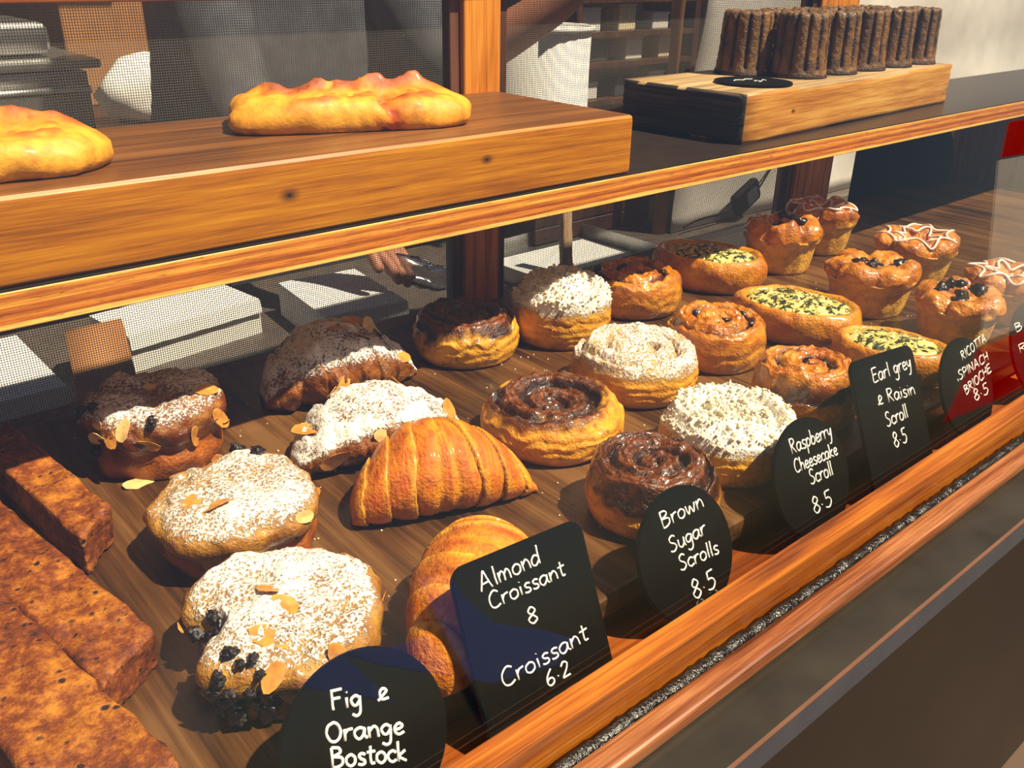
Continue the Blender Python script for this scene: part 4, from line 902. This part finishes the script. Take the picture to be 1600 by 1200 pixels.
# right of the post: steel tray, wooden handle, dark crate, pale sheet, cable
tr = thing('steel_tray', (.93, 1.06, CT), 'shallow stainless steel tray behind the mesh, right of the post', 'tray', None, .05)
box('tray_base', 0, .30, -.06, .16, 0, .002, M['steel'], tr)
for nm, a4 in (('tray_side', (0, .30, -.061, -.059, .002, .028)), ('tray_side', (0, .30, .159, .161, .002, .028)), ('tray_side', (-.001, .001, -.059, .159, .002, .028)), ('tray_side', (.299, .301, -.059, .159, .002, .028))): box(nm, *a4, M['steel'], tr)
pp = box('baking_paper', .96, 1.20, 1.03, 1.19, CT + .004, CT + .006, M['white_box']); tag(pp, 'white baking paper lying in the steel tray', 'paper')
h0 = ony(885, 412, 1.05); h1 = ony(905, 340, 1.05)
V, Fc = [], []
hd = thing('wooden_spatula', (h0.x, 1.05, CT + .012), 'x', 'spatula'); bm_obj('handle', box_bm(-.011, .011, -.006, .006, .012, (h1 - h0).length + .045, .003, 2), M['pale_wood'], hd); bm_obj('blade', box_bm(-.016, .016, -.003, .003, -.004, .014, .002, 2), M['pale_wood'], hd); hd.rotation_euler = (-.20, .12, 0)
tag(hd, 'flat pale wooden spatula standing up in the steel tray', 'spatula')
cr = thing("wooden_crate", (1.20, 1.22, CT), 'dark wooden crate on the back counter, left of the pale sheet', 'crate')
for k in range(3): box('slat', -.10, .22, -.005, .005, .004 + .034 * k, .034 + .034 * k, M['dark_wood'], cr, .001, 1); box('slat', -.10, .22, .105, .115, .004 + .034 * k, .034 + .034 * k, M['dark_wood'], cr, .001, 1)
for x in (-.10, .21): box('end_board', x, x + .01, .006, .104, .004, .102, M['dark_wood'], cr)
box('base_board', -.09, .209, .006, .104, 0, .006, M['dark_wood'], cr)
SY = 1.12; sx0 = ony(1052, 330, SY).x
V, Fc = [], []; nx, nz_ = 40, 24; sx1 = 4.2
for i in range(nx + 1):
    for j in range(nz_ + 1):
        x = sx0 + (sx1 - sx0) * i / nx; z = CT + .002 + .70 * j / nz_; V.append((x + .06 * j / nz_ * (i == 0), SY + .004 * math.sin(i * .9 + j * .3) + .003 * math.sin(j * .8), z))
for i in range(nx):
    for j in range(nz_): q = i * (nz_ + 1) + j; Fc.append((q, q + nz_ + 1, q + nz_ + 2, q + 1))
ps = mesh('plastic_sheet', [Vector(v) - Vector((1.5, SY, CT)) for v in V], Fc, M['paper'], None, loc=(1.5, SY, CT)); ps.modifiers.new('t', 'SOLIDIFY').thickness = .002
tag(ps, 'large pale plastic sheet hanging behind the right half of the case', 'sheet')
tp_ = ony(1085, 10, .85); bt = ony(1052, 205, .85)
o = tube('tan_pole', [(0, 0, -.40), (0, 0, .1), (.05, 0, .42)], .014, M['carton'], None, 12, loc=(sx0 - .012, SY + .022, CT + .40)); tag(o, 'tan pole at the left edge of the pale sheet', 'pole')
# black cable with its adaptor
A_ = [ony(1068, 356, SY - .02), ony(1090, 344, SY - .02), ony(1130, 333, SY - .02), ony(1150, 322, SY - .02), ony(1180, 300, SY - .02), ony(1192, 284, SY - .02), ony(1204, 264, SY - .02), ony(1225, 235, SY - .02)]
cb = thing('cable_adaptor', A_[3], 'black power adaptor on its cable in front of the pale sheet', 'adaptor')
tube('cable', [p - A_[3] for p in crom([tuple(a_) for a_ in A_[:4]], 6) and [Vector(q) for q in crom([tuple(a_) for a_ in A_], 6)]], .0021, M['black'], cb, 6)
u_ = (ony(1185, 290, SY - .02) - ony(1143, 330, SY - .02)); ad = bm_obj('adaptor_body', box_bm(-.040, .040, -.010, .010, -.025, .025, .009, 2), M['black'], cb, loc=ony(1165, 308, SY - .022) - A_[3]); ad.rotation_euler = (0, -math.atan2(u_.z, u_.x), 0)
st_ = box('rating_label', -.006, .028, -.0108, -.0102, -.016, .014, M['counter_edge'], ad); st_['label'] = 'grey label'

# black boards at the right end of the case
bx_a, bx_b = ony(1342, 232, .772).x, ony(1474, 215, .772).x
o = prism('black_board', rrect((bx_a + bx_b) / 2, .068, bx_b - bx_a, .168, .004), .004, M['black'], None, Matrix(((1, 0, 0, 0), (0, 0, -1, .772), (0, 1, 0, -.002), (0, 0, 0, 1)))); tag(o, 'tall black board standing at the back of the right end', 'board')
o = prism('round_black_sign', circle_pts((0, .066), .066), .003, M['black'], None, Matrix(((1, 0, 0, 0), (0, .16, -.98, 0), (0, .98, .16, 0), (0, 0, 0, 1))), .0006); o.location = (ony(1440, 380, .745).x, .740, -.0185); tag(o, 'large blank round black sign leaning on the tall black board', 'sign')
o = box('white_card', 0, .05, 0, .002, 0, .165, M['white_box'], None, loc=(bx_b + .004, .778, -.0185)); tag(o, 'narrow white card upright beside the tall black board', 'card')

# further back
def table(label, x0, x1, y0, y1, zt):
    t = thing('work_table', ((x0+x1)/2, (y0+y1)/2, -.95), label, 'table'); L_ = -t.location
    box('table_top', x0, x1, y0, y1, zt - .03, zt, M['dark_wood'], t, .002, 1, loc=L_)
    for x in (x0 + .03, x1 - .07):
        for y in (y0 + .03, y1 - .07): box('leg', x, x + .04, y, y + .04, -.95, zt - .03, M['dark_wood'], t, loc=L_)
table('dark wooden work table behind the left screen', -.1, .95, 1.75, 2.55, .05)
def at(px, py, y): return ony(px, py, y)
o = thing('steel_oven', (at(20, 150, 1.9).x, 1.9, .05), 'steel machine on the work table at the far left', 'machine')
box('housing', -.20, .11, -.10, .20, 0, .12, M['steel'], o, .008, 2); box('top_plate', -.22, .13, -.12, .22, .125, .14, M['steel'], o, .004, 2); box('hood', -.16, .07, -.06, .18, .145, .20, M['steel'], o, .02, 3)
tube('bar_handle', [(-.19, -.13, .09), (.10, -.13, .09)], .008, M['steel'], o, 10)
a_ = at(105, 92, 2.2); b_ = at(235, 92, 2.2)
o = thing('cardboard_box', ((a_.x + b_.x) / 2, 2.2, .05), 'tall brown cardboard box on the work table', 'box'); W_ = (b_.x - a_.x) / 2
box('carton_body', -W_, W_, -.0, .25, 0, .42, M['carton'], o, .003, 1); box('carton_flap', -W_, W_, -.11, 0, .42, .424, M['carton'], o)
q = at(228, 105, 1.95); bm = bmesh.new(); bmesh.ops.create_icosphere(bm, subdivisions=3, radius=1); Vq = np.array([v.co for v in bm.verts]); nq = fbm(Vq, 2.0, 9) - .5
for v, k_ in zip(bm.verts, nq): v.co *= 1 + .5 * k_; v.co = Vector((v.co.x * .10, v.co.y * .06, max(v.co.z, -.7) * .075 + .052))
o = bm_obj('flour_bag', bm, M['white_box'], None, True, loc=(q.x, 1.95, .05)); tag(o, 'crumpled white bag on the work table beside the cardboard box', 'bag')
q = at(850, 165, 1.55); o = thing('white_tub', (q.x, 1.55, -.95), 'tall white plastic bin standing right of the person', 'bin')
bm = bmesh.new(); bmesh.ops.create_cone(bm, cap_ends=True, segments=28, radius1=.085, radius2=.10, depth=1.18); bmesh.ops.translate(bm, vec=(0, 0, .59), verts=bm.verts); bm_obj('bin_body', bm, M['white_box'], o, True); tube('bin_rim', [(.103 * math.cos(i/28*6.2832), .103 * math.sin(i/28*6.2832), 1.18) for i in range(28)], .006, M['white_box'], o, 8, True)
# shelf rack with tubs
RX0, RX1, RY = at(900, 60, 2.6).x, at(1090, 60, 2.6).x, 2.6
rk = thing('shelf_rack', ((RX0+RX1)/2, RY, -.95), 'brown wooden shelf rack against the rear wall, right of the person', 'shelf rack'); L_ = -rk.location
for x in (RX0, RX1 - .03, ): box('upright', x, x + .03, RY, RY + .30, -.95, .75, M['frame'], rk, loc=L_)
ZS = [at(1000, 150, RY).z, at(1000, 94, RY).z, at(1000, 48, RY).z, at(1000, -5, RY).z]
for z in ZS: box('shelf_board', RX0 + .031, RX1 - .031, RY, RY + .30, z - .02, z, M['frame'], rk, loc=L_)
kinds = ['short white tub', 'grey lidded tub', 'small white carton', 'cream paper packet']
wh = ['lowest visible', 'second', 'third', 'top']
for s_, z in enumerate(ZS):
    for q in range(3):
        x = RX0 + .12 + (RX1 - RX0 - .24) * (q + .25 * (s_ % 2)) / 2.4; kk = (s_ + q) % 4
        t = thing('storage_tub', (x, RY + .09, z), f'{kinds[kk]}, {["left", "middle", "right"][q]} one on the {wh[s_]} board of the shelf rack', 'tub', 'tubs on the shelf rack')
        mm = [M['white_box'], M['counter_edge'], M['white_box'], M['crumb']][kk]
        box('tub_body', -.05, .05, -.05, .05, 0, .055 + .012 * kk, mm, t, .006, 2); box('tub_lid', -.053, .053, -.053, .053, .0555 + .012 * kk, .066 + .012 * kk, mm, t, .003, 1)

# ------------------------------------------------------------------ cloths added on the customers' side, only to give reflections in the glass
def mirror(px, py, yp):
    P = to_plane(px, py, Vector((0, gy0, gz0)), GN); d = ray(px, py).normalized(); r = d - GN * (2 * d.dot(GN)); return P + r * ((yp - P.y) / r.y)
def cloth(name, pts, mat, parent, loc, n=None):
    V = [tuple(Vector(p) - Vector(loc)) for p in pts]; o = mesh(name, V, [tuple(range(len(V)))], mat, parent, smooth=False); o.modifiers.new('t', 'SOLIDIFY').thickness = .002; return o
YB = -.45  # added banner, cut so its mirror image makes the red and white reflection
q = [mirror(*p, YB) for p in ((1478, 660), (1530, 545), (1640, 500), (1640, 590))]
ft = mirror(1600, 560, YB); base = (ft.x + .3, YB, -.95)
bn2 = thing('reflection_banner', base, 'added red and white banner out of view, shaped to reflect in the glass', 'banner')
xs_ = [p.x for p in q]; zs_ = [p.z for p in q]
cloth('red_cloth', q, M['red_fabric'], bn2, base)
q2 = [mirror(*p, YB) for p in ((1545, 440), (1562, 250), (1680, 230), (1680, 480), (1535, 535))]; cloth('white_cloth', q2, M['white_fabric'], bn2, base)
q3 = [mirror(*p, YB) for p in ((1566, 245), (1578, 190), (1700, 170), (1690, 228))]; cloth('red_cloth', q3, M['red_fabric'], bn2, base)
top_ = max(p.z for p in q + q2 + q3); xm = max(p.x for p in q + q2 + q3)
tube('banner_pole', [(xm - base[0], 0, 0), (xm - base[0], 0, top_ + .95 + .1)], .015, M['steel'], bn2, 12)
YS = -.70  # added blue cloth, outline traced back from the wanted reflection
q = [mirror(*p, YS) for p in ((462, 1072), (520, 1018), (610, 1012), (700, 985), (640, 905), (705, 900), (728, 935), (775, 975), (850, 985), (905, 1000), (870, 1040), (770, 1068), (690, 1055), (600, 1040), (535, 1022), (618, 1098))]
b2 = (sum(p.x for p in q) / len(q), YS, -.95)
sl = thing('reflection_sail', b2, 'added pale blue cloth out of view, shaped to reflect in the glass', 'reflection cloth'); cloth('sail_cloth', q, M['blue_fabric'], sl, b2)
tp2 = max(q, key=lambda p: p.z); tube('sail_pole', [(tp2.x - b2[0], 0, 0), (tp2.x - b2[0], 0, tp2.z + .95)], .012, M['steel'], sl, 10)
